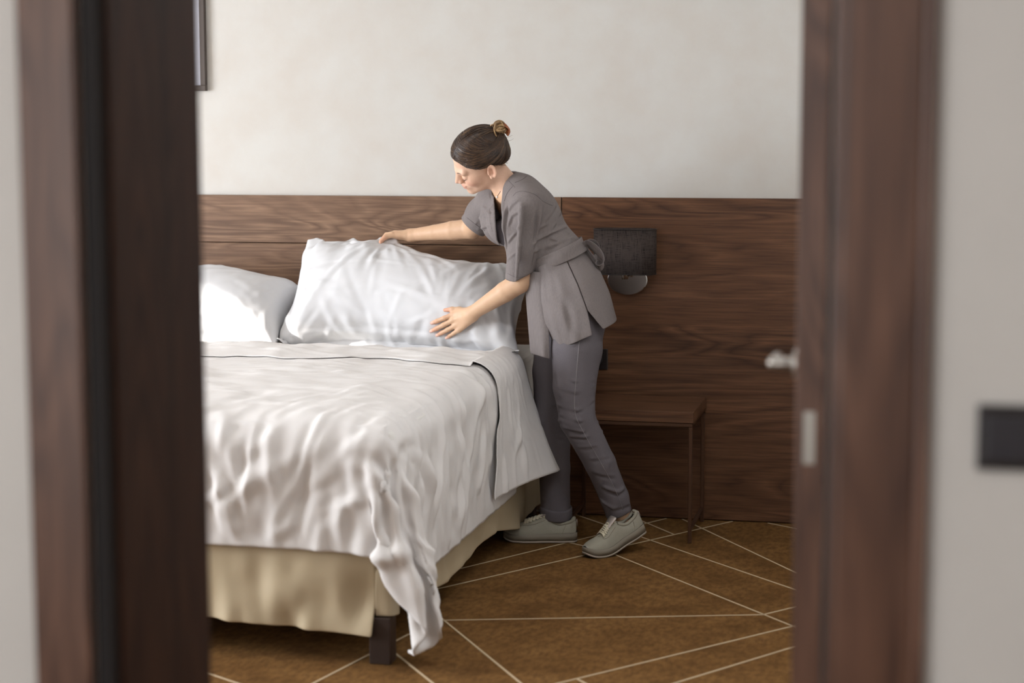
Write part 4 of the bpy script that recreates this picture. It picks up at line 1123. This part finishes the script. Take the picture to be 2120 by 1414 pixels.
# -- tunic: bodice and sleeves in one cloth body, V neck and sleeve mouths cut open
V0, V1, V2 = at(1039, 388, 6.57), at(1048, 526, 6.56), at(1023, 388, 6.68)
def s_bodice(P):
    d = s_ell(P, at(1097, 452, 6.645), AX, (0.150, 0.154, 0.104))
    d = smin(d, s_cone(P, J['shN']-SP*0.010, J['shF']-SP*0.004, 0.055, 0.054), 0.05)
    d = smin(d, s_cone(P, at(1078, 392, 6.60), at(1062, 384, 6.69), 0.055, 0.052), 0.035)
    d = smin(d, s_ell(P, at(1048, 466, 6.575), AX, (0.085, 0.070, 0.068)), 0.04)
    d = smin(d, s_ell(P, at(1034, 462, 6.70), AX, (0.085, 0.070, 0.066)), 0.04)
    d = smin(d, s_ell(P, at(1150, 534, 6.65), AX, (0.115, 0.138, 0.103)), 0.05)
    return d
RIDGE = [at(1080, 428, 6.450), at(1074, 508, 6.484), at(1068, 590, 6.530)]
def s_slN(P):
    el = J['elN']+unit(J['elN']-J['shN'])*0.05
    return smin(s_chain(P, RIDGE, [0.010, 0.008, 0.006], 0.01), s_chain(P, [J['shN']+RGT*0.004, (J['shN']*0.45+J['elN']*0.55)+RGT*0.002, el-RGT*0.006], [0.060, 0.0550, 0.0500], 0.03), 0.020)
elF2 = J['elF']+unit(J['elF']-J['shF'])*0.06
def s_slF(P): return s_chain(P, [J['shF'], (J['shF']+J['elF'])/2, elF2], [0.060, 0.056, 0.054], 0.03)
cutN_c, cutN_n = at(1080, 580, 6.58), unit(J['elN']-J['shN']+UPV*0.0+RGT*0.02)
cutF_c = at(981, 475, 6.91); cutF_n = unit(vec_view(-0.66, -0.75, -0.22))
def plane(P, c, n_): return (P-A3(c))@A3(n_)
VPOLY = np.array([((x-1035)/582.0, (450-y)/582.0) for x, y in ((1018, 372), (1022, 400), (1025, 436), (1027, 470), (1030, 498), (1047, 528), (1044, 500), (1040, 465), (1037.5, 428), (1041, 390), (1046, 372))])
VC = at(1035, 450, 6.60)
def s_vneck(P):
    """the V opening: its outline run through the front of the bodice; negative inside"""
    q = P-A3(VC); x, y, z = q@A3(RGT), q@A3(UPV), q@A3(FWD); d = np.full(len(P), 9.0, np.float32); ins = np.zeros(len(P), bool)
    n = len(VPOLY)
    for i in range(n):
        a, b_ = VPOLY[i], VPOLY[(i+1) % n]; e = b_-a; t = np.clip(((x-a[0])*e[0]+(y-a[1])*e[1])/(e@e), 0, 1)
        d = np.minimum(d, np.hypot(x-a[0]-t*e[0], y-a[1]-t*e[1]))
        c = ((a[1] > y) != (b_[1] > y)) & (x < (b_[0]-a[0])*(y-a[1])/(b_[1]-a[1]+1e-12)+a[0]); ins ^= c
    return np.maximum(np.where(ins, -d, d), z-0.075)
def s_tunic(P):
    d = smin(s_bodice(P), smax(s_slN(P), plane(P, cutN_c, cutN_n), 0.004), 0.022)
    d = smin(d, smax(s_slF(P), plane(P, cutF_c, cutF_n), 0.004), 0.022)
    # mouths of the sleeves
    m1 = np.maximum(s_chain(P, [J['shN'], J['elN'], J['elN']+(J['elN']-J['shN'])*0.4], [0.03, 0.0435, 0.0435]), -plane(P, cutN_c-cutN_n*0.045, cutN_n))
    m2 = np.maximum(s_chain(P, [J['shF'], J['elF'], J['elF']+(J['elF']-J['shF'])*0.5], [0.03, 0.0475, 0.0475]), -plane(P, cutF_c-cutF_n*0.045, cutF_n))
    d = smax(d, -m1, 0.003); d = smax(d, -m2, 0.003)
    d = smax(d, -s_vneck(P), 0.003)
    # neck hole: room around the neck
    d = smax(d, -s_cone(P, NK0+(NK0-NK1)*0.8, NK1-(NK1-NK0)*0.05, 0.060, 0.0535), 0.005)
    d = smax(d, plane(P, at(1152, 538, 6.65), -SP), 0.004)                   # ends under the sash
    return d
cp = [J['shN'], J['elN'], J['shF'], J['elF'], J['waist'], V0, V1]
uv_, uq = sdf_mesh(s_tunic, np.min(cp, 0)-0.15, np.max(cp, 0)+0.16, 0.0034)
uv_ = relax(uv_, uq, 1, 0.4)
tunS = Surf(uv_, uq); un = vnormals(uv_, uq)
def fold(S, V, N_, pts, wid, amp, asym=0.6, depth=6.55):
    for (x0, y0), (x1, y1) in zip(pts[:-1], pts[1:]):
        V = crease(V, N_, S.eye(x0, y0, depth)[0], S.eye(x1, y1, depth)[0], wid, amp, asym)
    return V
TF = [([(1120, 470), (1160, 440)], 0.007, 0.009), ([(1112, 495), (1150, 478), (1172, 470)], 0.006, 0.010), ([(1110, 520), (1150, 505), (1185, 492)], 0.007, 0.010),
      ([(1118, 540), (1160, 525), (1195, 505)], 0.006, 0.008), ([(1130, 455), (1150, 425)], 0.006, 0.006), ([(1128, 487), (1160, 500)], 0.006, 0.006), ([(1140, 515), (1175, 482)], 0.006, 0.007),
      ([(1105, 505), (1130, 490), (1150, 462)], 0.005, 0.006), ([(1150, 540), (1190, 520)], 0.005, 0.006), ([(1120, 430), (1116, 470), (1106, 510)], 0.006, 0.006),
      ([(1053, 436), (1062, 422), (1078, 412)], 0.006, 0.007), ([(1052, 466), (1060, 446), (1074, 436)], 0.006, 0.006), ([(1052, 502), (1064, 486), (1074, 470)], 0.005, 0.006), ([(1050, 540), (1066, 524)], 0.005, 0.004),
      ([(1028, 440), (1030, 480), (1040, 515)], 0.004, 0.004), ([(985, 462), (1000, 446)], 0.006, 0.007),
      ([(1000, 430), (1014, 444)], 0.006, 0.008), ([(990, 476), (1012, 466)], 0.006, 0.006), ([(1002, 452), (1016, 462)], 0.005, 0.007), ([(1090, 404), (1120, 402)], 0.008, 0.004),
      ([(1051, 428), (1048, 450), (1046, 490), (1047, 520)], 0.006, -0.009), ([(1014, 398), (1016, 440), (1021, 480)], 0.004, -0.005), ([(1112, 440), (1108, 500), (1104, 545)], 0.006, -0.008)]
for pts, wd, am in TF: uv_ = fold(tunS, uv_, un, pts, wd, am)
TUNIC = wpart('tunic', uv_, uq, M['tunic'])
tunS = Surf(uv_, uq)
def surf_line(S, pts, n=24, off=0.0006, depth=6.55):
    return np.array([(lambda h: h[0]-unit(h[0]-CAM)*off)(S.eye(x, y, depth)) for x, y in smooth_path([(a, b, 0) for a, b in pts], n)[:, :2]])
sm = [([(1062, 406), (1070, 398), (1085, 396), (1108, 403), (1125, 417), (1144, 426)], 0.0007), ([(1053, 374), (1066, 388)], 0.0007), ([(1066, 378), (1080, 372), (1091, 364)], 0.0006), ([(1050, 566), (1070, 574), (1096, 570)], 0.0007),
      ([(966, 450), (984, 464), (1004, 478)], 0.0007), ([(1061, 386), (1050, 400), (1044, 416)], 0.0007)]
for p, r in sm: wtubes('seam', [(surf_line(tunS, p), r)], M['seam'], TUNIC, 5)
# lapel bands along the V
def band(name, pts, wid, side, mat, parent, S, depth=6.58):
    ln = np.array([S.near(p)[0] for p in smooth_path(pts, 30)]); V = []; 
    for i, p in enumerate(ln):
        t = unit(ln[min(i+1, 29)]-ln[max(i-1, 0)]); n_ = unit(CAM-p); b_ = unit(np.cross(t, n_))*side
        V += [p+n_*0.003, p+b_*wid+n_*0.004]
    o = obj(name, quads_mesh(name, np.array(V)-W_LOC, grid_quads(30, 2)), mat, parent, True); solidify(o, 0.003, 0.0); return o

# camisole under the V
def s_cami(P):
    d = s_ell(P, at(1088, 452, 6.645), AX, (0.150, 0.140, 0.100))
    d = smin(d, s_ell(P, at(1050, 470, 6.585), AX, (0.075, 0.062, 0.058)), 0.03); d = smin(d, s_ell(P, at(1036, 466, 6.69), AX, (0.075, 0.062, 0.056)), 0.03)
    return smax(d, plane(P, at(1038, 448, 6.63), unit(SP+0.35*FRT)), 0.004)
kv, kq = sdf_mesh(s_cami, at(1088, 452, 6.645)-0.23, at(1088, 452, 6.645)+0.23, 0.005); wpart('camisole', kv, kq, M['cami'])

# -- trousers
hemN_c, hemN_n = at(1284, 1064, 6.62), unit(at(1292, 1085, 6.62)-at(1262, 1010, 6.60))
hemF_c = at(1150, 1075, 6.775)
def s_trousers(P):
    d = s_ell(P, at(1188, 618, 6.655), np.array([SP, LATP, unit(np.cross(SP, LATP))]), (0.130, 0.160, 0.112))
    d = smin(d, s_ell(P, at(1218, 655, 6.655), np.array([UPV, LATP, RGT]), (0.080, 0.145, 0.066)), 0.04)
    n_ = s_chain(P, [at(1196, 660, 6.575), at(1194, 725, 6.56), at(1189, 800, 6.54), at(1195, 868, 6.53), at(1243, 960, 6.56), at(1272, 1030, 6.60), at(1284, 1072, 6.62)],
                 [0.094, 0.0895, 0.0745, 0.0630, 0.0540, 0.0505, 0.0465], 0.010)
    n_ = smax(n_, plane(P, hemN_c, hemN_n), 0.004)
    f_ = s_chain(P, [at(1160, 660, 6.735), at(1148, 770, 6.735), at(1144, 868, 6.74), at(1148, 970, 6.76), at(1151, 1090, 6.78)], [0.088, 0.079, 0.066, 0.0560, 0.0535], 0.010)
    f_ = smax(f_, plane(P, hemF_c, -UPV), 0.004)
    return smin(smin(d, n_, 0.04), f_, 0.012)
lp2 = [at(1196, 600, 6.655), J['hipN'], J['hipF'], J['kneeN'], J['ankN'], J['ankF'], at(1284, 1072, 6.62)]
lv, lq = sdf_mesh(s_trousers, np.min(lp2, 0)-0.2, np.max(lp2, 0)+0.18, 0.0048)
lv = relax(lv, lq, 1, 0.4); legS = Surf(lv, lq); lnn = vnormals(lv, lq)
LF = [([(1148, 772), (1190, 790), (1230, 786)], 0.006, 0.006), ([(1152, 800), (1190, 812), (1230, 800)], 0.006, 0.006), ([(1156, 838), (1195, 850), (1230, 826)], 0.006, 0.009),
      ([(1160, 858), (1200, 872), (1236, 852)], 0.006, 0.011), ([(1168, 885), (1205, 893), (1240, 872)], 0.006, 0.010), ([(1178, 902), (1212, 905), (1248, 892)], 0.006, 0.008), ([(1196, 925), (1232, 922)], 0.007, 0.006),
      ([(1150, 722), (1190, 714), (1245, 700)], 0.005, 0.006), ([(1200, 728), (1246, 722)], 0.005, 0.006), ([(1200, 706), (1248, 690)], 0.005, 0.006), ([(1250, 1008), (1280, 1020), (1305, 1008)], 0.007, 0.010),
      ([(1245, 1036), (1270, 1052), (1302, 1042)], 0.007, 0.011), ([(1232, 978), (1272, 985)], 0.007, 0.006), ([(1222, 950), (1258, 945)], 0.007, 0.005), ([(1120, 880), (1160, 870)], 0.007, 0.008), ([(1118, 900), (1165, 905)], 0.007, 0.006),
      ([(1110, 850), (1150, 838)], 0.006, 0.006), ([(1125, 960), (1175, 975)], 0.007, 0.006), ([(1122, 1010), (1172, 1020)], 0.007, 0.007), ([(1124, 1035), (1170, 1030)], 0.006, 0.007), ([(1152, 760), (1160, 820)], 0.008, 0.004)]
for pts, wd, am in LF: lv = fold(legS, lv, lnn, pts, wd, am)
TROU = wpart('trousers', lv, lq, M['trousers']); legS = Surf(lv, lq)
wtubes('side_seam', [(surf_line(legS, [(1200, 700), (1193, 780), (1190, 850), (1208, 895), (1245, 960), (1272, 1010), (1290, 1055)], 60, 0.0004), 0.0011)], M['stitch'], TROU, 5)
cf = MB(); cang = np.linspace(0, 2*PI, 48, endpoint=False)
for zc, rr, th in ((0.0, 0.0575, 0.0),):
    c0 = at(1151, 1062, 6.777); rows = []
    prof = [(0.020, 0.0535), (0.0215, 0.0575), (0.014, 0.0600), (0.0, 0.0595), (-0.016, 0.0590), (-0.021, 0.0570), (-0.019, 0.0530)]
    V = np.array([[c0+np.array([math.cos(a)*r, math.sin(a)*r, z+0.004*math.sin(2*a+0.5)]) for a in cang] for z, r in prof]).reshape(-1, 3); n = len(cang)
    Fc = [(i*n+k, i*n+(k+1) % n, (i+1)*n+(k+1) % n, (i+1)*n+k) for i in range(len(prof)-1) for k in range(n)]
    cf.add(V-W_LOC, Fc)
cf.build('rolled_cuff', M['trousers'], TROU)

# -- tunic skirt panels, sash and bow
def ring_pt(phi, t):
    """skirt of the tunic: phi 0 = front, 90 = towards the viewer, 180 = back; t 0 = waist, 1 = hem"""
    c = at(*(np.array([1156, 545, 6.655])+(np.array([1200, 668, 6.655])-np.array([1156, 545, 6.655]))*t))
    th = math.radians(27-6*t); F_ = vec_view(-math.cos(th), -math.sin(th), 0)
    b_ = np.interp(t, [0, 0.35, 0.7, 1], [0.104, 0.130, 0.134, 0.130]); a_ = np.interp(t, [0, 0.35, 0.7, 1], [0.140, 0.180, 0.197, 0.202])
    L_ = unit(LATP-F_*(LATP@F_))
    p = math.radians(phi); e = 0.80
    return c+F_*b_*math.copysign(abs(math.cos(p))**e, math.cos(p))+L_*a_*math.copysign(abs(math.sin(p))**e, math.sin(p))
def skirt_sheet(name, ph0, ph1, t1, nphi=40, nt=26, wav=0.003, seed=0):
    V = np.zeros((nphi, nt, 3)); q = smooth_noise((nphi, nt), (7, 3), seed)
    for i in range(nphi):
        for j in range(nt):
            t = j/(nt-1); u = i/(nphi-1); a0, a1 = ph0(t), ph1(t)
            V[i, j] = ring_pt(a0+(a1-a0)*u, -0.16+(t1(u)+0.16)*t)
    c = ring_pt(90, 0.5)*0.5+ring_pt(270, 0.5)*0.5
    out = V-c; out = out-UPV*(out@UPV)[..., None]; out /= np.linalg.norm(out, axis=-1, keepdims=True)
    V += out*(wav*q*np.linspace(0.2, 1, nt)[None])[..., None]
    return V
def add_sheet(name, V, mat, parent, th=0.0025):
    a, b_ = V.shape[:2]; o = obj(name, quads_mesh(name, V.reshape(-1, 3)-W_LOC, grid_quads(a, b_)), mat, parent, True); solidify(o, th, 0.0); subsurf(o, 1); return o
sd = skirt_sheet('side_panel', lambda t: 44-19*t, lambda t: 99-np.interp(t, [0, 0.74, 1], [0, 0, 4]), lambda u: 1.22-0.07*u, seed=61, wav=0.005)
add_sheet('side_panel', sd, M['tunic'], TUNIC)
bk = skirt_sheet('back_panel', lambda t: 99.6+np.interp(t, [0, 0.72, 1], [0, 0, 14]), lambda t: 300, lambda u: 1.13-0.04*u+0.02*math.sin(PI*u), 60, seed=62, wav=0.003)
add_sheet('back_panel', bk, M['tunic'], TUNIC)
# front panel hanging free of the bent body
fp = np.zeros((20, 24, 3)); fw = smooth_noise((20, 24), (3, 3), 63)
for i in range(20):
    u = i/19
    for j in range(24):
        t = j/23; x = (1084+14*t)*(1-u)+(1131+7*t**0.6)*u; y = (560+172*t)+u*(4+8*t); dz = 6.60-0.035*math.sin(PI*min(1, u*0.75+0.15))-0.10*(u-0.3)*(0.6+0.3*t)
        fp[i, j] = at(x, y, dz+0.006*fw[i, j]*t)
add_sheet('front_panel', fp, M['tunic'], TUNIC)
# sash band
sb = np.zeros((64, 5, 3))
for i in range(64):
    ph = 2*PI*i/63
    for j in range(5):
        c = at(1150, 536, 6.65)+SP*(0.026-0.052*j/4)
        g = 1.0+0.02*math.sin(j*2.0+ph*3); sb[i, j] = c+FRT*0.112*g*math.cos(ph)+LAT*0.147*g*math.sin(ph)+SP*0.004*math.sin(2*ph+1)
SASH = add_sheet('sash', sb, M['tunic'], WOMAN, 0.003)
def ribbon(name, pts, wid, wdir, twist=0.0, n=22, wend=None):
    P_ = smooth_path(pts, n); V = np.zeros((n, 5, 3)); wdir = unit(wdir)
    for i, p in enumerate(P_):
        t = i/(n-1); tg = unit(P_[min(i+1, n-1)]-P_[max(i-1, 0)]); w_ = wdir-tg*(wdir@tg); w_ = unit(w_)
        n_ = np.cross(tg, w_); a = twist*t; w_ = w_*math.cos(a)+n_*math.sin(a)
        wd = wid if wend is None else np.interp(t, [0, 0.5, 1], [wid, (wid+wend)/2*1.25, wend])
        for j in range(5): V[i, j] = p+w_*wd*(j/4-0.5)+n_*0.003*math.sin(j/4*PI*1.5+t*4)
    return add_sheet(name, V, M['tunic'], SASH, 0.0025)
kn = at(1206, 518, 6.60)
ribbon('bow_loop', [kn, at(1218, 506, 6.575), at(1240, 522, 6.56), at(1247, 540, 6.565), at(1238, 552, 6.585), at(1222, 538, 6.60), kn+FWD*0.01], 0.046, vec_view(0.25, 0.5, 0.9), 0.3, 30)
ribbon('bow_loop', [kn, at(1214, 505, 6.63), at(1228, 508, 6.68), at(1236, 528, 6.70), at(1224, 540, 6.67), kn+FWD*0.02], 0.044, vec_view(0.2, 0.6, 0.8), 0.2, 26)
ribbon('bow_tail', [kn, at(1222, 540, 6.585), at(1238, 566, 6.590), at(1251, 600, 6.600), at(1260, 630, 6.610)], 0.034, vec_view(0.5, 0.2, 0.85), 0.25)
ribbon('bow_tail', [kn, at(1226, 545, 6.63), at(1244, 580, 6.64), at(1260, 620, 6.65), at(1267, 652, 6.655)], 0.034, vec_view(0.4, 0.2, 0.9), -0.2)
bm = bmesh.new(); bmesh.ops.create_uvsphere(bm, u_segments=16, v_segments=10, radius=1.0)
for v in bm.verts: v.co = Vector(kn-W_LOC+RGT*v.co.x*0.013+UPV*v.co.y*0.020+FWD*v.co.z*0.018)
obj('knot', bm_mesh('knot', bm), M['tunic'], SASH, True)
# -- sneakers
M['shoe'] = uniform_mat('shoe_leather', lin(150, 146, 132), lin(164, 160, 146), (1, 1, 1))
M['sole'] = plain('shoe_sole', lin(132, 124, 110), 0.7)
M['outsole'] = plain('shoe_outsole', lin(176, 164, 152), 0.7)
M['lace'] = plain('shoe_laces', lin(206, 198, 176), 0.8)
M['silver'] = plain('silver_leather', (0.50, 0.45, 0.42, 1), 0.35, 0.7)
def outline(n=48, grow=0.0):
    """shoe outline seen from above, x 0 = heel, 0.27 = toe"""
    xs = np.array([0.0, 0.012, 0.05, 0.11, 0.165, 0.205, 0.245, 0.264, 0.270]); hw = np.array([0.0, 0.022, 0.033, 0.0325, 0.0415, 0.0445, 0.035, 0.018, 0.0])
    cx = np.array([0, 0, 0, -0.001, 0.0, 0.003, 0.006, 0.008, 0.008])
    t = 0.5-0.5*np.cos(np.linspace(0, PI, n)); x = t*0.270; w_ = np.interp(x, xs, hw); c = np.interp(x, xs, cx)
    # round the ends
    w_ = np.where(x < 0.02, 0.0275*np.sqrt(np.clip(1-((0.02-x)/0.02)**2, 0, 1)), w_); w_ = np.where(x > 0.235, np.interp(0.235, xs, hw)*np.sqrt(np.clip(1-((x-0.235)/0.035)**2, 0, 1)), w_)
    w_ = np.convolve(np.pad(w_, 2, mode='edge'), np.ones(5)/5, 'valid'); w_[0] = w_[-1] = 0.0005
    return x, c, w_+grow*(w_ > 0.002)
def shoe(fn, side, prefix_parent, label=None):
    """fn maps local (x, y, z) to the room"""
    R_ = empty('sneaker', (0, 0, 0)); R_.parent = prefix_parent
    if label: R_['label'] = label
    def put(name, V, Fc, mat, parent=R_, smooth=True):
        V = np.asarray(V, float); return obj(name, mesh_from(name, fn(V)-W_LOC, Fc), mat, parent, smooth)
    def slab(name, z0f, z1f, grow, mat):
        x, c, w_ = outline(48, grow); n = len(x); V = []
        rows = [(z0f, 0.94), (z0f, 1.0), (z1f, 1.0), (z1f, 0.94)]
        ring = lambda zf, s: [(x[i], c[i]*side+w_[i]*s, zf(x[i])) for i in range(n)]+[(x[i], c[i]*side-w_[i]*s, zf(x[i])) for i in range(n-1, -1, -1)]
        for zf, s in rows: V += ring(zf, s)
        m = 2*n; Fc = [(r*m+k, r*m+(k+1) % m, (r+1)*m+(k+1) % m, (r+1)*m+k) for r in range(3) for k in range(m)]
        Fc += [(i, i+1, m-2-i, m-1-i) for i in range(n-1)]; Fc += [(3*m+m-1-i, 3*m+m-2-i, 3*m+i+1, 3*m+i) for i in range(n-1)]
        return put(name, V, Fc, mat)
    toe = lambda x: 0.012*np.clip((x-0.225)/0.045, 0, 1)**2
    slab('outsole', lambda x: 0.0+toe(x), lambda x: 0.007+toe(x), 0.003, M['outsole'])
    slab('midsole', lambda x: 0.0072+toe(x), lambda x: np.interp(x, [0, 0.1, 0.2, 0.27], [0.036, 0.033, 0.029, 0.030])+toe(x)*0.6, 0.0035, M['sole'])
    # upper: rows of arches along the shoe
    st = np.linspace(0.004, 0.2675, 46); x, c, w_ = outline(120, 0.0); V = []; nr = 25
    Hh_ = np.interp(st, [0, 0.010, 0.03, 0.065, 0.085, 0.11, 0.14, 0.19, 0.235, 0.258, 0.268], [0.072, 0.085, 0.074, 0.066, 0.074, 0.099, 0.089, 0.070, 0.058, 0.046, 0.034])
    zb = lambda q: np.interp(q, [0, 0.1, 0.2, 0.27], [0.033, 0.030, 0.026, 0.028])+0.6*toe(q)
    for i, q in enumerate(st):
        ww = np.interp(q, x, w_); cc = np.interp(q, x, c)*side; b0 = zb(q); ht = max(Hh_[i]-b0, 0.006)
        for k in range(nr):
            a = PI*k/(nr-1); ex = 0.75 if q > 0.10 else 0.55
            V.append((q, cc+ww*math.copysign(abs(math.cos(a))**ex, math.cos(a))*(1-0.30*math.sin(a)**2*(1 if q < 0.16 else 0.5)), b0-0.004+(ht+0.004)*abs(math.sin(a))**0.8))
    Fc = [(i*nr+k, (i+1)*nr+k, (i+1)*nr+k+1, i*nr+k+1) for i in range(len(st)-1) for k in range(nr-1)]
    # the ankle opening is left free: drop the arch tops between heel and tongue
    keep = []
    for i in range(len(st)-1):
        for k in range(nr-1):
            mid = (k+0.5)/(nr-1)
            if 0.016 < st[i] < 0.098 and 0.36 < mid < 0.64: continue
            keep.append((i*nr+k, (i+1)*nr+k, (i+1)*nr+k+1, i*nr+k+1))
    keep.append(tuple(range(nr-1, -1, -1))); keep.append(tuple((len(st)-1)*nr+k for k in range(nr)))
    up_ = put('upper', V, keep, M['shoe']); 
    Vn = np.array(V).reshape(len(st), nr, 3)
    def up_pt(xq, frac, off=0.0):
        i = np.interp(xq, st, np.arange(len(st))); i0 = int(min(i, len(st)-2)); f = i-i0; k = frac*(nr-1); k0 = int(min(k, nr-2)); g = k-k0
        p = (Vn[i0, k0]*(1-f)*(1-g)+Vn[i0+1, k0]*f*(1-g)+Vn[i0, k0+1]*(1-f)*g+Vn[i0+1, k0+1]*f*g); a = PI*frac
        return p+np.array([0.25, math.cos(a), math.sin(a)])*off
    def tubes(name, tl, mat, seg=8, flat=1.0, parent=R_):
        mb = MB()
        for p, r in tl:
            V_, F_ = tube_data(p, r, seg, flat=flat); mb.add(V_, F_)
        V_ = np.concatenate(mb.V); return obj(name, mesh_from(name, fn(V_)-W_LOC, mb.F), mat, parent, True)
    # padded collar round the opening
    col = [up_pt(xx, 0.36, 0.001) for xx in np.linspace(0.100, 0.020, 10)]+[up_pt(0.012, f, 0.001) for f in (0.40, 0.45, 0.5, 0.55, 0.60)]+[up_pt(xx, 0.64, 0.001) for xx in np.linspace(0.020, 0.100, 10)]
    tubes('collar', [(smooth_path(col, 50), 0.0062)], M['shoe'], 10)
    # tongue
    tg = [(xx, yy*side, zz) for xx, yy, zz in ((0.165, 0.002, 0.076), (0.135, 0.001, 0.090), (0.112, 0, 0.101), (0.098, 0, 0.108))]
    tubes('tongue', [(smooth_path(tg, 12), np.interp(np.linspace(0, 1, 12), [0, 0.8, 1], [0.014, 0.022, 0.018]))], M['silver'], 14, 0.3)
    # laces: crossed flat bands over the throat
    la = []
    for i, xx in enumerate(np.linspace(0.108, 0.182, 7)):
        for s1, s2 in ((0.34, 0.66), (0.66, 0.34)):
            p0 = up_pt(xx, s1, 0.002); p1 = up_pt(min(xx+0.012, 0.190), s2, 0.002); mid_ = (p0+p1)/2+np.array([0, 0, 0.0085])
            la.append((smooth_path([p0, (p0*0.55+mid_*0.45)+np.array([0, 0, 0.004]), mid_+np.array([0, 0, 0.001+0.0006*(s1 > 0.5)]), (p1*0.55+mid_*0.45)+np.array([0, 0, 0.004]), p1], 12), 0.0042))
    tubes('laces', la, M['lace'], 8, 0.55)
    # heel tab and the stitched overlays
    ht_ = [up_pt(0.006, f, 0.003) for f in (0.42, 0.46, 0.5, 0.54, 0.58)]
    V = []
    for f in np.linspace(0.40, 0.60, 9):
        p = np.array(up_pt(0.006, f, 0.0)); V += [p+[-0.004, 0, 0.002], p+[-0.0055, 0, -0.010], p+[-0.006, 0, -0.022]]
    o_ = obj('heel_tab', mesh_from('heel_tab', fn(np.array(V))-W_LOC, [(i*3+j, (i+1)*3+j, (i+1)*3+j+1, i*3+j+1) for i in range(8) for j in range(2)]), M['silver'], R_, True); solidify(o_, 0.003, 0.0)
    sm_ = []
    for f0, s_ in ((0.24, 1), (0.76, -1)):
        sm_.append((smooth_path([up_pt(0.105, f0+0.06*s_, 0.0008), up_pt(0.13, f0, 0.0008), up_pt(0.165, f0, 0.0008), up_pt(0.196, f0+0.07*s_, 0.0008), up_pt(0.203, 0.5, 0.0008)], 24), 0.0008))
        sm_.append((smooth_path([up_pt(0.055, f0-0.22*s_, 0.0008), up_pt(0.045, f0-0.06*s_, 0.0008), up_pt(0.04, f0+0.09*s_, 0.0008)], 14), 0.0008))
    for k_ in sm_: tubes('stitching', [k_], M['sole'], 5)
    return R_
def placed(heel, toe_dir, lift):
    """local shoe -> room; the part behind the ball is bent up by lift"""
    d = unit(np.array([toe_dir[0], toe_dir[1], 0.0])); s_ = np.array([-d[1], d[0], 0.0]); xb = 0.178
    def f(V):
        V = np.asarray(V, float); x, y, z = V[:, 0], V[:, 1], V[:, 2]
        if lift:
            th = lift*np.clip((xb-x)/0.07+0.5, 0, 1); th_ = np.zeros_like(x); X2 = x.copy(); Z2 = z.copy()
            # integrate the bend along the sole
            xs = np.linspace(0.27, -0.01, 200); tt = lift*np.clip((xb+0.035-xs)/0.07, 0, 1); ds = abs(xs[1]-xs[0])
            cx_ = 0.27-np.r_[0, np.cumsum(np.cos(tt[:-1])*ds)]; cz_ = np.r_[0, np.cumsum(np.sin(tt[:-1])*ds)]
            a = np.interp(x, xs[::-1], tt[::-1]); bx_ = np.interp(x, xs[::-1], cx_[::-1]); bz_ = np.interp(x, xs[::-1], cz_[::-1])
            X2 = bx_+z*np.sin(a); Z2 = bz_+z*np.cos(a); x, z = X2, Z2
        return heel+x[:, None]*d+y[:, None]*s_+(z+0.002)[:, None]*np.array([0, 0, 1.0])
    return f
# far foot flat beside the bed, near foot on its ball with the heel raised
shoe(placed(np.array([-0.478, -0.468, 0.0]), (-0.985, -0.17), 0.0), -1, WOMAN)
nd = unit(np.array([-0.72, -0.66, 0])); tip = np.array([-0.412, -0.712, 0.0])
shoe(placed(tip-nd*0.270, nd, math.radians(22)), 1, WOMAN)
